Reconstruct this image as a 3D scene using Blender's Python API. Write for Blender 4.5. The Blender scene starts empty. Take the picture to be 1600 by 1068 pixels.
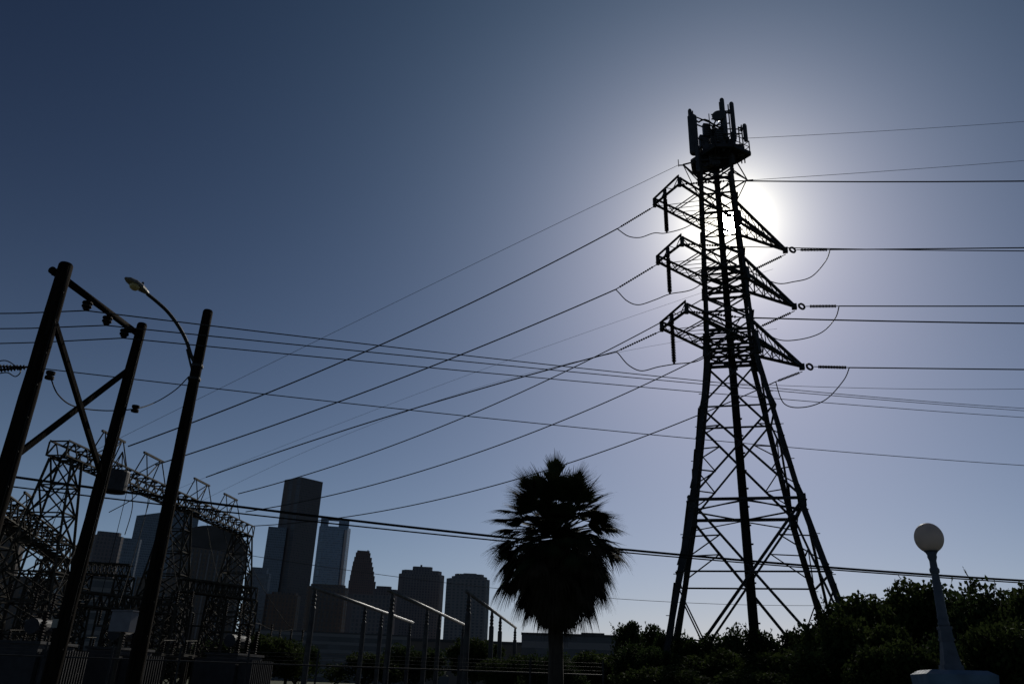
import bpy, bmesh, math, random
from math import sin, cos, tan, pi, radians, hypot, atan2, sqrt
from mathutils import Vector, Matrix
random.seed(7)
S = bpy.context.scene
col = S.collection
V = Vector
# ------------------------------------------------------------------ camera
FPX = 1241.0; PITCH = radians(23.3); ROLL = radians(2.0); CAM = V((0, 0, 1.7))
FW = V((0, cos(PITCH), sin(PITCH))); R0 = V((1, 0, 0)); U0 = V((0, -sin(PITCH), cos(PITCH)))
RT = R0*cos(ROLL)+U0*sin(ROLL); UP = -R0*sin(ROLL)+U0*cos(ROLL)
cd = bpy.data.cameras.new('camera'); cam = bpy.data.objects.new('camera', cd); col.objects.link(cam)
cam.matrix_world = Matrix((( RT.x, UP.x, -FW.x, CAM.x), (RT.y, UP.y, -FW.y, CAM.y), (RT.z, UP.z, -FW.z, CAM.z), (0, 0, 0, 1)))
cd.sensor_width = 36; cd.lens = FPX*36/1600; cd.clip_start = .1; cd.clip_end = 20000
S.camera = cam
# ------------------------------------------------------------------ light
SUN_AZ = radians(17.44); SUN_EL = radians(31.19)
SD = V((sin(SUN_AZ)*cos(SUN_EL), cos(SUN_AZ)*cos(SUN_EL), sin(SUN_EL)))
w = bpy.data.worlds.new('World'); S.world = w; w.use_nodes = True
nt = w.node_tree; N = nt.nodes; L = nt.links; N.clear()
out = N.new('ShaderNodeOutputWorld'); bg = N.new('ShaderNodeBackground'); bg.inputs[1].default_value = 1
sky = N.new('ShaderNodeTexSky'); sky.sky_type = 'NISHITA'; sky.sun_disc = False
sky.sun_elevation = SUN_EL; sky.sun_rotation = SUN_AZ; sky.altitude = 30
sky.air_density = 1.0; sky.dust_density = 1.0; sky.ozone_density = 1.0
def wm(op, a, b=None, c=None):
    n = N.new('ShaderNodeMath'); n.operation = op
    for i, v in enumerate((a, b, c)):
        if v is None: continue
        if isinstance(v, (int, float)): n.inputs[i].default_value = v
        else: L.new(v, n.inputs[i])
    return n.outputs[0]
tc = N.new('ShaderNodeTexCoord')
dt = N.new('ShaderNodeVectorMath'); dt.operation = 'DOT_PRODUCT'
nm_ = N.new('ShaderNodeVectorMath'); nm_.operation = 'NORMALIZE'; L.new(tc.outputs['Generated'], nm_.inputs[0])
L.new(nm_.outputs[0], dt.inputs[0]); dt.inputs[1].default_value = SD
ang = wm('MULTIPLY', wm('ARCCOSINE', wm('MINIMUM', dt.outputs['Value'], .9999999)), 180/pi)   # degrees from the sun
def gauss(amp, sig):
    q = wm('DIVIDE', ang, sig); return wm('MULTIPLY', wm('POWER', 2.71828, wm('MULTIPLY', wm('MULTIPLY', q, q), -1)), amp)
def expo(amp, sig):
    return wm('MULTIPLY', wm('POWER', 2.71828, wm('DIVIDE', ang, -sig)), amp)
f2, f11 = expo(1.0, 2.0), expo(1.0, 15.0)                               # forward scattering of the hazy air round the sun
disc = wm('ADD', wm('MULTIPLY', wm('LESS_THAN', ang, .80), 1500.0), expo(4.0, .7))   # the sun's face and the bright air right round it
def vm(op, a, b):
    n = N.new('ShaderNodeVectorMath'); n.operation = op
    for i, v in enumerate((a, b)):
        if isinstance(v, (tuple, float, int)):
            n.inputs[i].default_value = v if isinstance(v, tuple) else (v, v, v)
        else: L.new(v, n.inputs[i])
    return n.outputs[0]
SKY_STRENGTH = .1
def sc(colr, fac):
    n = N.new('ShaderNodeVectorMath'); n.operation = 'SCALE'
    if isinstance(colr, tuple): n.inputs[0].default_value = colr
    else: L.new(colr, n.inputs[0])
    if isinstance(fac, float): n.inputs['Scale'].default_value = fac
    else: L.new(fac, n.inputs['Scale'])
    return n.outputs[0]
skyc = sc(sky.outputs[0], SKY_STRENGTH)
sx = N.new('ShaderNodeSeparateXYZ'); L.new(skyc, sx.inputs[0]); cx_ = N.new('ShaderNodeCombineXYZ')
for i_, k_ in enumerate((.148, .145, .207)): L.new(wm('MULTIPLY', wm('POWER', sx.outputs[i_], 1.5), k_), cx_.inputs[i_])
sz = N.new('ShaderNodeSeparateXYZ'); L.new(nm_.outputs[0], sz.inputs[0])
hz = wm('POWER', 2.71828, wm('MULTIPLY', wm('MULTIPLY', wm('ARCSINE', wm('MAXIMUM', sz.outputs[2], 0)), 180/pi), -.1))   # milky band of air low over the horizon
tot = vm('ADD', vm('ADD', cx_.outputs[0], vm('ADD', sc((2.50, 2.35, 1.70), f2), vm('ADD', sc((.05, .152, .200), f11), sc((.195, .298, .395), hz)))), sc((1.0, .96, .88), disc))
L.new(tot, bg.inputs[0]); L.new(bg.outputs[0], out.inputs[0])
sl = bpy.data.lights.new('sun', 'SUN'); sl.energy = 2.0; sl.angle = radians(.53); sl.color = (1, .95, .86)
so = bpy.data.objects.new('sun', sl); col.objects.link(so); so.rotation_euler = (-SD).to_track_quat('-Z', 'Y').to_euler(); so.location = (0, 0, 60)
S.view_settings.view_transform = 'Standard'; S.view_settings.look = 'None'
S.view_settings.gamma = 1; S.view_settings.exposure = 0
# ------------------------------------------------------------------ pixel helpers (photo pixels 1600 x 1068)
def ray(x, y): return (FW*FPX+RT*(x-800)+UP*(534-y)).normalized()
def onz(x, y, z):
    d = ray(x, y); return CAM+d*((z-CAM.z)/d.z)
def hd(x, y, D):
    d = ray(x, y); return CAM+d*(D/hypot(d.x, d.y))
def proj(p):
    v = V(p)-CAM; z = v.dot(FW); return 800+FPX*v.dot(RT)/z, 534-FPX*v.dot(UP)/z
# ------------------------------------------------------------------ materials
MATS = {}
def mat(name, c, rough=.8, var=.35, scale=6., metal=0., c2=None, spec=.3, bump=0., stretch=None, trans=0.):
    if name in MATS: return MATS[name]
    m = bpy.data.materials.new(name); m.use_nodes = True; t = m.node_tree; b = t.nodes['Principled BSDF']
    b.inputs['Roughness'].default_value = rough; b.inputs['Metallic'].default_value = metal
    b.inputs['Specular IOR Level'].default_value = spec
    co = t.nodes.new('ShaderNodeTexCoord'); mp = t.nodes.new('ShaderNodeMapping'); t.links.new(co.outputs['Object'], mp.inputs[0])
    if stretch: mp.inputs['Scale'].default_value = stretch
    no = t.nodes.new('ShaderNodeTexNoise'); no.inputs['Scale'].default_value = scale; no.inputs['Detail'].default_value = 6
    t.links.new(mp.outputs[0], no.inputs['Vector'])
    rp = t.nodes.new('ShaderNodeValToRGB'); rp.color_ramp.elements[0].position = .3; rp.color_ramp.elements[1].position = .7
    d = c2 or tuple(x*(1-var) for x in c)
    rp.color_ramp.elements[0].color = (*d, 1); rp.color_ramp.elements[1].color = (*tuple(x*(1+var*.6) for x in c), 1)
    t.links.new(no.outputs['Fac'], rp.inputs[0]); t.links.new(rp.outputs[0], b.inputs['Base Color'])
    if bump:
        bp = t.nodes.new('ShaderNodeBump'); bp.inputs['Strength'].default_value = bump; bp.inputs['Distance'].default_value = .02
        t.links.new(no.outputs['Fac'], bp.inputs['Height']); t.links.new(bp.outputs[0], b.inputs['Normal'])
    if trans:
        tr = t.nodes.new('ShaderNodeBsdfTranslucent'); t.links.new(rp.outputs[0], tr.inputs[0])
        mx = t.nodes.new('ShaderNodeMixShader'); mx.inputs[0].default_value = trans
        t.links.new(b.outputs[0], mx.inputs[1]); t.links.new(tr.outputs[0], mx.inputs[2])
        t.links.new(mx.outputs[0], t.nodes['Material Output'].inputs[0])
    MATS[name] = m; return m
def facade(name, wall, glass, fx, fz, ratio=.6, rough=.35, gspec=.5, band=False):
    """window grid: fx metres per bay, fz metres per storey; glass gets lower roughness"""
    m = bpy.data.materials.new(name); m.use_nodes = True; t = m.node_tree; b = t.nodes['Principled BSDF']
    co = t.nodes.new('ShaderNodeTexCoord'); sp = t.nodes.new('ShaderNodeSeparateXYZ'); t.links.new(co.outputs['Object'], sp.inputs[0])
    def M(op, a, b_=None):
        n = t.nodes.new('ShaderNodeMath'); n.operation = op
        for i, v in enumerate((a, b_)):
            if v is None: continue
            if isinstance(v, (int, float)): n.inputs[i].default_value = v
            else: t.links.new(v, n.inputs[i])
        return n.outputs[0]
    hx = M('ADD', sp.outputs[0], sp.outputs[1])
    gx = M('LESS_THAN', M('FRACT', M('DIVIDE', hx, fx)), ratio)
    gz = M('LESS_THAN', M('FRACT', M('DIVIDE', sp.outputs[2], fz)), .62)
    g = gz if band else M('MULTIPLY', gx, gz)
    wn = t.nodes.new('ShaderNodeTexWhiteNoise'); wn.noise_dimensions = '2D'
    cb = t.nodes.new('ShaderNodeCombineXYZ'); t.links.new(M('FLOOR', M('DIVIDE', hx, fx)), cb.inputs[0]); t.links.new(M('FLOOR', M('DIVIDE', sp.outputs[2], fz)), cb.inputs[1])
    t.links.new(cb.outputs[0], wn.inputs['Vector'])
    gr = t.nodes.new('ShaderNodeMix'); gr.data_type = 'RGBA'; gr.inputs[6].default_value = (*[q*.45 for q in glass], 1); gr.inputs[7].default_value = (*glass, 1)
    t.links.new(wn.outputs[0], gr.inputs[0])
    mx = t.nodes.new('ShaderNodeMix'); mx.data_type = 'RGBA'; t.links.new(g, mx.inputs[0]); mx.inputs[6].default_value = (*wall, 1)
    t.links.new(gr.outputs[2], mx.inputs[7]); t.links.new(mx.outputs[2], b.inputs['Base Color'])
    t.links.new(M('SUBTRACT', .85, M('MULTIPLY', g, .85-rough)), b.inputs['Roughness'])
    b.inputs['Specular IOR Level'].default_value = gspec
    return m
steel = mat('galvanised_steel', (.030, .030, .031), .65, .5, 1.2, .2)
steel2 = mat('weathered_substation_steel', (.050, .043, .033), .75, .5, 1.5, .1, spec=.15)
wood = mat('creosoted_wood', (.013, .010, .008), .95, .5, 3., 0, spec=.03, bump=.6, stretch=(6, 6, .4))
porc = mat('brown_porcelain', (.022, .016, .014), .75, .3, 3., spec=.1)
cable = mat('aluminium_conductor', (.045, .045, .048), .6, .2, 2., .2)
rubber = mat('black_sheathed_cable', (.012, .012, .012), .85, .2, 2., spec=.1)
plastic = mat('antenna_radome', (.05, .05, .055), .5, .2, 2.)
grey = mat('grey_painted_metal', (.035, .034, .037), .7, .25, 3., .1)
lampm = mat('street_lamp_aluminium', (.20, .19, .17), .45, .2, 5., .4)
lens_m = mat('lamp_lens', (.45, .36, .16), .25, .2, 4., 0)
pipe = mat('painted_pipe', (.16, .155, .15), .5, .4, 2.5, .3)
postm = mat('painted_support_post', (.055, .052, .05), .6, .4, 2.5, .2)
bluew = mat('pale_blue_weathered_paint', (.10, .155, .22), .65, .35, 5., 0, bump=.2)
postp = mat('pale_painted_cast_iron', (.09, .10, .125), .6, .3, 8., 0, bump=.2)
leafA = mat('leaf_dark_green', (.030, .046, .016), .9, .6, .8, 0, spec=.06, trans=.22)
leafB = mat('leaf_yellow_green', (.036, .050, .015), .9, .6, .9, 0, spec=.06, trans=.25)
palmg = mat('palm_green', (.026, .034, .014), .85, .5, 1.5, 0, spec=.08, trans=.1)
palmd = mat('palm_dead_thatch', (.040, .030, .018), .9, .5, 1.5, 0, spec=.1)
bark = mat('bark', (.05, .04, .03), .95, .5, 6., 0, bump=.8, stretch=(1, 1, .25))
# ------------------------------------------------------------------ mesh builder
OFF = {}
class MB:
    def __init__(s): s.v = []; s.f = []; s.smooth = False
    def prism(s, ringA, ringB, capA=True, capB=True):
        n = len(ringA); o = len(s.v); s.v += [V(a) for a in ringA]+[V(b) for b in ringB]
        for i in range(n): s.f.append((o+i, o+(i+1) % n, o+n+(i+1) % n, o+n+i))
        if capA: s.f.append(tuple(o+i for i in reversed(range(n))))
        if capB: s.f.append(tuple(o+n+i for i in range(n)))
        return s
    def frame(s, d):
        d = d.normalized(); u = d.cross(V((0, 0, 1)))
        if u.length < 1e-3: u = V((1, 0, 0))
        u.normalize(); return u, u.cross(d).normalized()
    def bar(s, p, q, w, h=None):
        p = V(p); q = V(q); h = h or w; u, n = s.frame(q-p)
        c = lambda o: [o+u*(w/2)+n*(h/2), o-u*(w/2)+n*(h/2), o-u*(w/2)-n*(h/2), o+u*(w/2)-n*(h/2)]
        return s.prism(c(p), c(q))
    def angle(s, p, q, w, t=.03):
        """an L-section steel angle"""
        p = V(p); q = V(q); u, n = s.frame(q-p)
        for (a, b) in ((w, t), (t, w)):
            c = lambda o: [o, o+u*a, o+u*a+n*b, o+n*b]
            s.prism(c(p), c(q))
        return s
    def rod(s, p, q, r, r2=None, n=8):
        p = V(p); q = V(q); r2 = r if r2 is None else r2; u, m = s.frame(q-p)
        ring = lambda o, rr: [o+(u*cos(2*pi*i/n)+m*sin(2*pi*i/n))*rr for i in range(n)]
        return s.prism(ring(p, r), ring(q, r2))
    def path(s, pts, r, n=6, rs=None):
        pts = [V(p) for p in pts]; rings = []; pu = None
        for i, p in enumerate(pts):
            d = (pts[min(i+1, len(pts)-1)]-pts[max(i-1, 0)]).normalized()
            if pu is None: u, m = s.frame(d)
            else: u = (pu-d*pu.dot(d)).normalized(); m = u.cross(d)
            pu = u; rr = rs[i] if rs else r
            rings.append([p+(u*cos(2*pi*k/n)+m*sin(2*pi*k/n))*rr for k in range(n)])
        o = len(s.v)
        for rg in rings: s.v += rg
        for i in range(len(rings)-1):
            for k in range(n):
                s.f.append((o+i*n+k, o+i*n+(k+1) % n, o+(i+1)*n+(k+1) % n, o+(i+1)*n+k))
        s.f.append(tuple(o+k for k in reversed(range(n)))); s.f.append(tuple(o+(len(rings)-1)*n+k for k in range(n)))
        return s
    def box(s, c, sx, sy, sz, rz=0):
        c = V(c); a = V((cos(rz), sin(rz), 0))*(sx/2); b = V((-sin(rz), cos(rz), 0))*(sy/2); z = V((0, 0, sz))
        r = [c-a-b, c+a-b, c+a+b, c-a+b]; return s.prism(r, [p+z for p in r])      # c = bottom centre
    def lathe(s, prof, base, axis=V((0, 0, 1)), n=16):
        base = V(base); axis = V(axis).normalized(); u, m = s.frame(axis); o = len(s.v)
        for (r, z) in prof:
            s.v += [base+axis*z+(u*cos(2*pi*i/n)+m*sin(2*pi*i/n))*max(r, 1e-4) for i in range(n)]
        for j in range(len(prof)-1):
            for i in range(n): s.f.append((o+j*n+i, o+j*n+(i+1) % n, o+(j+1)*n+(i+1) % n, o+(j+1)*n+i))
        s.f.append(tuple(o+i for i in reversed(range(n)))); s.f.append(tuple(o+(len(prof)-1)*n+i for i in range(n)))
        return s
    def quad(s, a, b, c, d):
        o = len(s.v); s.v += [V(a), V(b), V(c), V(d)]; s.f.append((o, o+1, o+2, o+3)); return s
    def build(s, name, m, parent=None, loc=None, smooth=False):
        if parent is not None: off = OFF[parent.name]; ol = V((0, 0, 0))
        else: off = V(loc) if loc is not None else V((0, 0, 0)); ol = off
        me = bpy.data.meshes.new(name); me.from_pydata([v-off for v in s.v], [], s.f); me.materials.append(m)
        if smooth or s.smooth: me.polygons.foreach_set('use_smooth', [True]*len(me.polygons))
        me.update(); o = bpy.data.objects.new(name, me); col.objects.link(o); o.location = ol
        if parent is not None: o.parent = parent
        OFF[o.name] = off; return o
def tag(o, label=None, cat=None, group=None, kind=None):
    if label: o['label'] = label
    if cat: o['category'] = cat
    if group: o['group'] = group
    if kind: o['kind'] = kind
    return o
def empty(name, loc, label, cat, group=None):
    o = bpy.data.objects.new(name, None); col.objects.link(o); o.location = V(loc); o.empty_display_size = .3
    OFF[o.name] = V(loc); return tag(o, label, cat, group)
def copy_tree(o, parent=None):
    c = o.copy(); col.objects.link(c); c.parent = parent
    if o.name in OFF: OFF[c.name] = OFF[o.name]
    for ch in [x for x in list(col.objects) if x.parent == o]: copy_tree(ch, c)
    return c
lerp = lambda a, b, t: V(a)+(V(b)-V(a))*t
# ------------------------------------------------------------------ ground
def ground():
    bm = bmesh.new(); rings = [0, 6, 14, 25, 40, 60, 90, 140, 220, 400, 900, 2500, 9000]; n = 72; prev = None
    c0 = bm.verts.new((0, 0, 0))
    for r in rings[1:]:
        cur = [bm.verts.new((r*cos(2*pi*i/n), r*sin(2*pi*i/n), random.uniform(-.05, .05) if 6 < r < 400 else 0)) for i in range(n)]
        for i in range(n):
            if prev is None: bm.faces.new((c0, cur[i], cur[(i+1) % n]))
            else: bm.faces.new((prev[i], cur[i], cur[(i+1) % n], prev[(i+1) % n]))
        prev = cur
    me = bpy.data.meshes.new('ground'); bm.to_mesh(me); bm.free()
    me.materials.append(mat('dry_grass_and_dirt', (.05, .055, .028), .95, .5, .35, 0, spec=.1, bump=.5))
    o = bpy.data.objects.new('ground', me); col.objects.link(o); o['kind'] = 'structure'
    y = MB(); y.box((-24, 66, .008), 62, 76, .04, radians(-8)).build('gravel_yard', mat('gravel', (.045, .043, .038), .95, .5, 9., 0, spec=.1, bump=.8))
    tag(col.objects['gravel_yard'], kind='structure')
ground()
# ------------------------------------------------------------------ transmission tower
TD = 52.0
MX = hd(1178, 985, TD); TX, TY = MX.x, MX.y
TC = V((TX, TY, 0))
FA = radians(-14); E1 = V((cos(FA), sin(FA), 0)); E2 = V((-sin(FA), cos(FA), 0))
def half(z):
    P = [(0, 5.85), (12.15, 3.26), (22.5, 1.62), (30, 1.36), (38, 1.16), (41, 1.1)]
    for (a, b) in zip(P, P[1:]):
        if z <= b[0]: return a[1]+(b[1]-a[1])*(z-a[0])/(b[0]-a[0])
    return P[-1][1]
def corner(i, z, k=1.0):      # 0 near-left 1 near-right 2 far-right 3 far-left
    sx = (-1, 1, 1, -1)[i]; sy = (-1, -1, 1, 1)[i]; a = half(z)*k
    return TC+E1*(sx*a)+E2*(sy*a)+V((0, 0, z))
tower = empty('transmission_tower', TC, 'tall steel lattice tower with six crossarms and antennas on top, in front of the sun', 'transmission tower')
for i in range(4):
    m = MB()
    for (z0, z1, wd) in ((0, 12.15, .36), (12.15, 22.5, .32), (22.5, 38.2, .23)):
        p, q = corner(i, z0), corner(i, z1); c = (TC+V((0, 0, (z0+z1)/2))-(p+q)/2); c.z = 0; c.normalize()
        s1 = V((c.x*1, 0, 0)); a = E1*(1 if (c.dot(E1)) > 0 else -1); b = E2*(1 if c.dot(E2) > 0 else -1)
        for (u_, v_) in ((a*wd, b*.05), (a*.05, b*wd)):
            ring = lambda o: [o, o+u_, o+u_+v_, o+v_]
            m.prism(ring(p), ring(q))
        m.bar(q-V((0, 0, .4))+c*wd*.4, q+V((0, 0, .35))+c*wd*.4 if z1 < 38 else q, wd*1.05)     # splice plates
    for k in range(8):
        z = 3.2+k*2.3; p = corner(i, z); m.bar(p, p+(-E1 if i in (0, 3) else E1)*.18, .04)
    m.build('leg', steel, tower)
    m = MB(); m.box(corner(i, 0)-V((0, 0, .05)), 1.1, 1.1, .5, FA); m.build('footing', mat('concrete', (.25, .24, .22), .9, .3, 4., bump=.3), tower)
def face_brace(i, j, levels, w):
    m = MB()
    for z0, z1 in zip(levels, levels[1:]):
        m.angle(corner(i, z0), corner(j, z1), w); m.angle(corner(j, z0), corner(i, z1), w)
    return m
low = [0.4, 12.15, 18.3, 22.5]
up_ = [22.5, 24.6, 26.4, 28.0, 29.7, 31.2, 32.7, 34.3, 35.8, 37.4]
for i, j in ((0, 1), (1, 2), (2, 3), (3, 0)):
    m = MB()
    # lower panels: X with redundant members
    for z0, z1, w_ in ((-1.0+1.4, 12.15, .15), (12.15, 18.3, .13), (18.3, 22.5, .12)):
        a0, a1, b0, b1 = corner(i, z0), corner(i, z1), corner(j, z0), corner(j, z1)
        m.angle(a0, b1, w_); m.angle(b0, a1, w_)
        wa = half(z0); wb = half(z1); t = wa/(wa+wb); X = lerp(a0, b1, t)
        for (c0, c1, ci) in ((a0, a1, i), (b0, b1, j)):
            zs = (z0+X.z)/2
            if z1-z0 > 5:
                mid = lerp(c0, X, .5); zz = mid.z+.2
                m.angle(mid, corner(ci, zz), .075); 
                m.angle(mid, corner(ci, X.z*.92+z0*.08), .075); m.angle(mid, corner(ci, z0+(mid.z-z0)*.45), .07)
                mid2 = lerp(X, c1, .5); m.angle(mid2, corner(ci, mid2.z-.1), .075); m.angle(mid2, corner(ci, X.z+.4), .075)
        if z1-z0 > 8: m.angle(corner(i, X.z), corner(j, X.z), .10)
    m.angle(corner(i, 12.15), corner(j, 12.15), .19); m.angle(corner(i, 18.3), corner(j, 18.3), .11); m.angle(corner(i, 22.5), corner(j, 22.5), .15)
    m.angle(corner(i, 11.5), lerp(corner(i, 12.1), corner(j, 12.1), .5), .07); m.angle(corner(j, 11.5), lerp(corner(i, 12.1), corner(j, 12.1), .5), .07)
    for z0, z1 in zip(up_, up_[1:]):
        wq = .11 if not 31 < z0 < 34.5 else .06
        m.angle(corner(i, z0), corner(j, z1), wq); m.angle(corner(j, z0), corner(i, z1), wq)
    for z in (23.25, 25.3, 28.2, 30.2, 32.85, 34.9, 37.9):
        m.angle(corner(i, z), corner(j, z), .16 if z != 32.85 else .09)
        if z in (23.25, 28.2): m.angle(corner(i, z-.45), corner(j, z-.45), .15); m.angle(corner(i, z+.4), corner(j, z+.4), .12)
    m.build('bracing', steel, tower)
for z in (12.15, 22.6, 23.3, 28.2, 32.85, 37.9):
    m = MB(); mids = [lerp(corner(i, z), corner((i+1) % 4, z), .5) for i in range(4)]; wz = .05 if z == 32.85 else .09
    for i in range(4): m.angle(mids[i], mids[(i+1) % 4], wz)
    if z > 13:
        for i in range(2): m.angle(corner(i, z), corner(i+2, z), wz)
    for i in range(4):
        m.angle(lerp(corner(i, z), mids[i], -.0), mids[i], wz)
        m.angle(mids[i], corner((i+1) % 4, z), wz)
        if z > 20:                                                # gusset plates at the crossarm levels
            m.bar(corner(i, z-.5), corner(i, z+.45), .30 if z != 32.85 else .26)
            if z not in (32.85,): m.angle(mids[i], mids[i]+V((0, 0, -.5)), .2)
    m.build('plan_bracing', steel, tower)
# central monopole with cable runs
m = MB(); m.lathe([(.29, 0), (.27, 12), (.21, 25), (.17, 41)], TC, n=14)
mp = m.build('antenna_mast', steel, tower, smooth=True)
m = MB(); rb = random.Random(3)
for k in range(7):
    a = -pi/2+(k-3)*.3; c = TC+V((cos(a)*.30, sin(a)*.30, 0)); m.rod(c+V((0, 0, .5)), lerp(c, TC, .25)+V((0, 0, 40)), .03)
for k in range(34):
    z = 2+k*1.15; m.box(TC+V((0, -.25, z)), (.62+.12*rb.random())*(1-k*.012), .14, .09, 0)
m.build('coaxial_cable_run', rubber, tower)
# crossarms
LV = [(32.85, (1023, 320), (1062, 288), (1227, 391)), (28.2, (1028, 410), (1066, 381), (1241, 479)), (23.25, (1034, 514), (1073, 486), (1253, 573))]
def string(p, q, r, n, parent, name='insulator_string'):
    """disc insulator string from p to q with end fittings"""
    p = V(p); q = V(q); d = (q-p); Lh = d.length; d.normalize(); prof = []
    a, b = Lh*.12, Lh*.92; st = (b-a)/n
    prof.append((.03, 0)); prof.append((.03, a))
    for k in range(n):
        z = a+k*st; prof += [(r*.4, z), (r, z+st*.35), (r*.95, z+st*.55), (r*.4, z+st*.75)]
    prof += [(.03, b), (.035, Lh)]
    return MB().lathe(prof, p, d, 10).build(name, porc, parent, smooth=False)
def ring_shape(c, r, rr, ax, m):
    u, v = m.frame(ax); pts = [V(c)+(u*cos(2*pi*k/16)+v*sin(2*pi*k/16))*r for k in range(17)]; return m.path(pts, rr, 5)
ARM = []
for z, pa, pb, pt in LV:
    A, B, T = onz(*pa, z), onz(*pb, z), onz(*pt, z)
    ax = (T-A).normalized(); hgt = .42
    # ---- wide left arm
    A2 = lerp(corner(0, z), corner(3, z), .55); B2 = lerp(corner(0, z), corner(1, z), .75)
    m = MB(); up = V((0, 0, hgt))
    for (p, q) in ((A, A2), (B, B2), (A, B)):
        m.angle(p-V((0, 0, .08)), q-V((0, 0, .08)), .20, .05); m.angle(p+up, q+up*1.5, .16, .05)
        n = 7 if q is not B else 4
        for k in range(n):
            a_, b_ = lerp(p, q, k/n), lerp(p, q, (k+1)/n)
            m.angle(a_, b_+up*(1+.5*(k+1)/n), .05) if k % 2 else m.angle(a_+up*(1+.5*k/n), b_, .05)
    for t_ in (.30, .35, .62, .67):
        m.angle(lerp(A, A2, t_), lerp(B, B2, t_), .08)
    for k in range(3):
        t0 = (.34, .68, .0)[k]; 
    for k in range(7):
        t_ = .12+k*.13; m.angle(lerp(A, A2, min(1, t_-.06)), lerp(B, B2, min(1, t_+.36)), .04, .02)
    for c_ in (A, B, lerp(A, B, .42)): m.bar(c_-V((0, 0, .16)), c_+V((0, 0, .52)), .22)
    cr = m.build('crossarm', steel, tower)
    pm = lerp(A, B, .42); pbm = pm-V((0, 0, 2.9))
    post = MB().lathe([(.07, 0), (.07, .25)]+[(q_, .25+k*.11+e_) for k in range(23) for (q_, e_) in ((.08, 0), (.155, .04), (.08, .08))]+[(.07, 2.85), (.06, 2.9)], pm, V((0, 0, -1)), 10).build('post_insulator', porc, cr)
    # ---- pointed right arm
    m = MB(); hb = 1.2
    for c in (1, 2):
        m.angle(T, corner(c, z), .17, .05); m.angle(T+V((0, 0, .15)), corner(c, z+hb), .17, .05)
        for k in range(1, 5):
            t_ = k/5; m.angle(lerp(T, corner(c, z), t_), lerp(T, corner(c, z+hb), t_), .06)
            m.angle(lerp(T, corner(c, z), t_), lerp(T, corner(c, z+hb), min(1, t_+.2)), .05)
    for k in range(1, 6):
        t_ = k/6; m.angle(lerp(T, corner(1, z), t_), lerp(T, corner(2, z), t_), .05); m.angle(lerp(T, corner(1, z), t_), lerp(T, corner(2, z), min(1, t_+.17)), .04)
        if k % 2: m.angle(lerp(T, corner(1, z+hb), t_), lerp(T, corner(2, z+hb), t_), .05)
    m.box(T-V((0, 0, .2)), .36, .3, .42, FA)
    cr2 = m.build('crossarm', steel, tower)
    m = MB(); ring_shape(T+V((.52, -.1, 0)), .23, .085, V((0.25, -1, .2)), m); m.build('yoke_ring', steel, cr2)
    ARM.append((z, A, B, T, cr, cr2, pbm))
# earth wire peaks
m = MB(); pk1 = hd(1167, 282, TD+.5); pk0 = hd(1068, 258, TD-3)
for c in (1, 2): m.angle(corner(c, pk1.z-.1), pk1, .1); m.angle(corner(c, 38.4), pk1, .08); m.angle(corner(c, pk1.z-1.6), pk1, .08)
m.bar(pk1, pk1+V((.45, -.1, 0)), .08); m.build('earth_wire_bracket', steel, tower)
m = MB()
for c in (0, 3): m.angle(corner(c, 38), pk0, .1); m.angle(corner(c, 36.0), pk0, .05)
m.bar(pk0, pk0+V((-.35, .05, 0)), .07); m.bar(pk0+V((-.35, .05, -.1)), pk0+V((-.35, .05, .5)), .05); m.build('earth_wire_bracket', steel, tower)
# antenna platform
PZ = 38.5
m = MB(); pr = [onz(x, y, PZ) for x, y in ((1172, 240), (1150, 253), (1122, 262), (1084, 271), (1081, 252), (1118, 228), (1145, 228))]; NP = len(pr)
m.prism([p+V((0, 0, .14)) for p in pr], [p+V((0, 0, .22)) for p in pr])
for k in range(NP):
    a, b = pr[k], pr[(k+1) % NP]; m.bar(a, b, .20, .26); m.bar(a, TC+V((0, 0, PZ)), .14, .2)
    m.bar(lerp(a, TC+V((0, 0, PZ)), .5), lerp(b, TC+V((0, 0, PZ)), .5), .12, .16)
    m.bar(a, TC+V((0, 0, PZ-1.1)), .06)
pl = m.build('antenna_platform', steel, tower)
m = MB()
for zz in (.6, 1.1):
    for k in (0, 1, 5, 6): m.rod(pr[k]+V((0, 0, zz)), pr[(k+1) % NP]+V((0, 0, zz)), .03)
for k in (0, 1, 2, 5, 6): m.rod(pr[k], pr[k]+V((0, 0, 1.15)), .045)
m.build('platform_railing', steel, pl)
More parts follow.
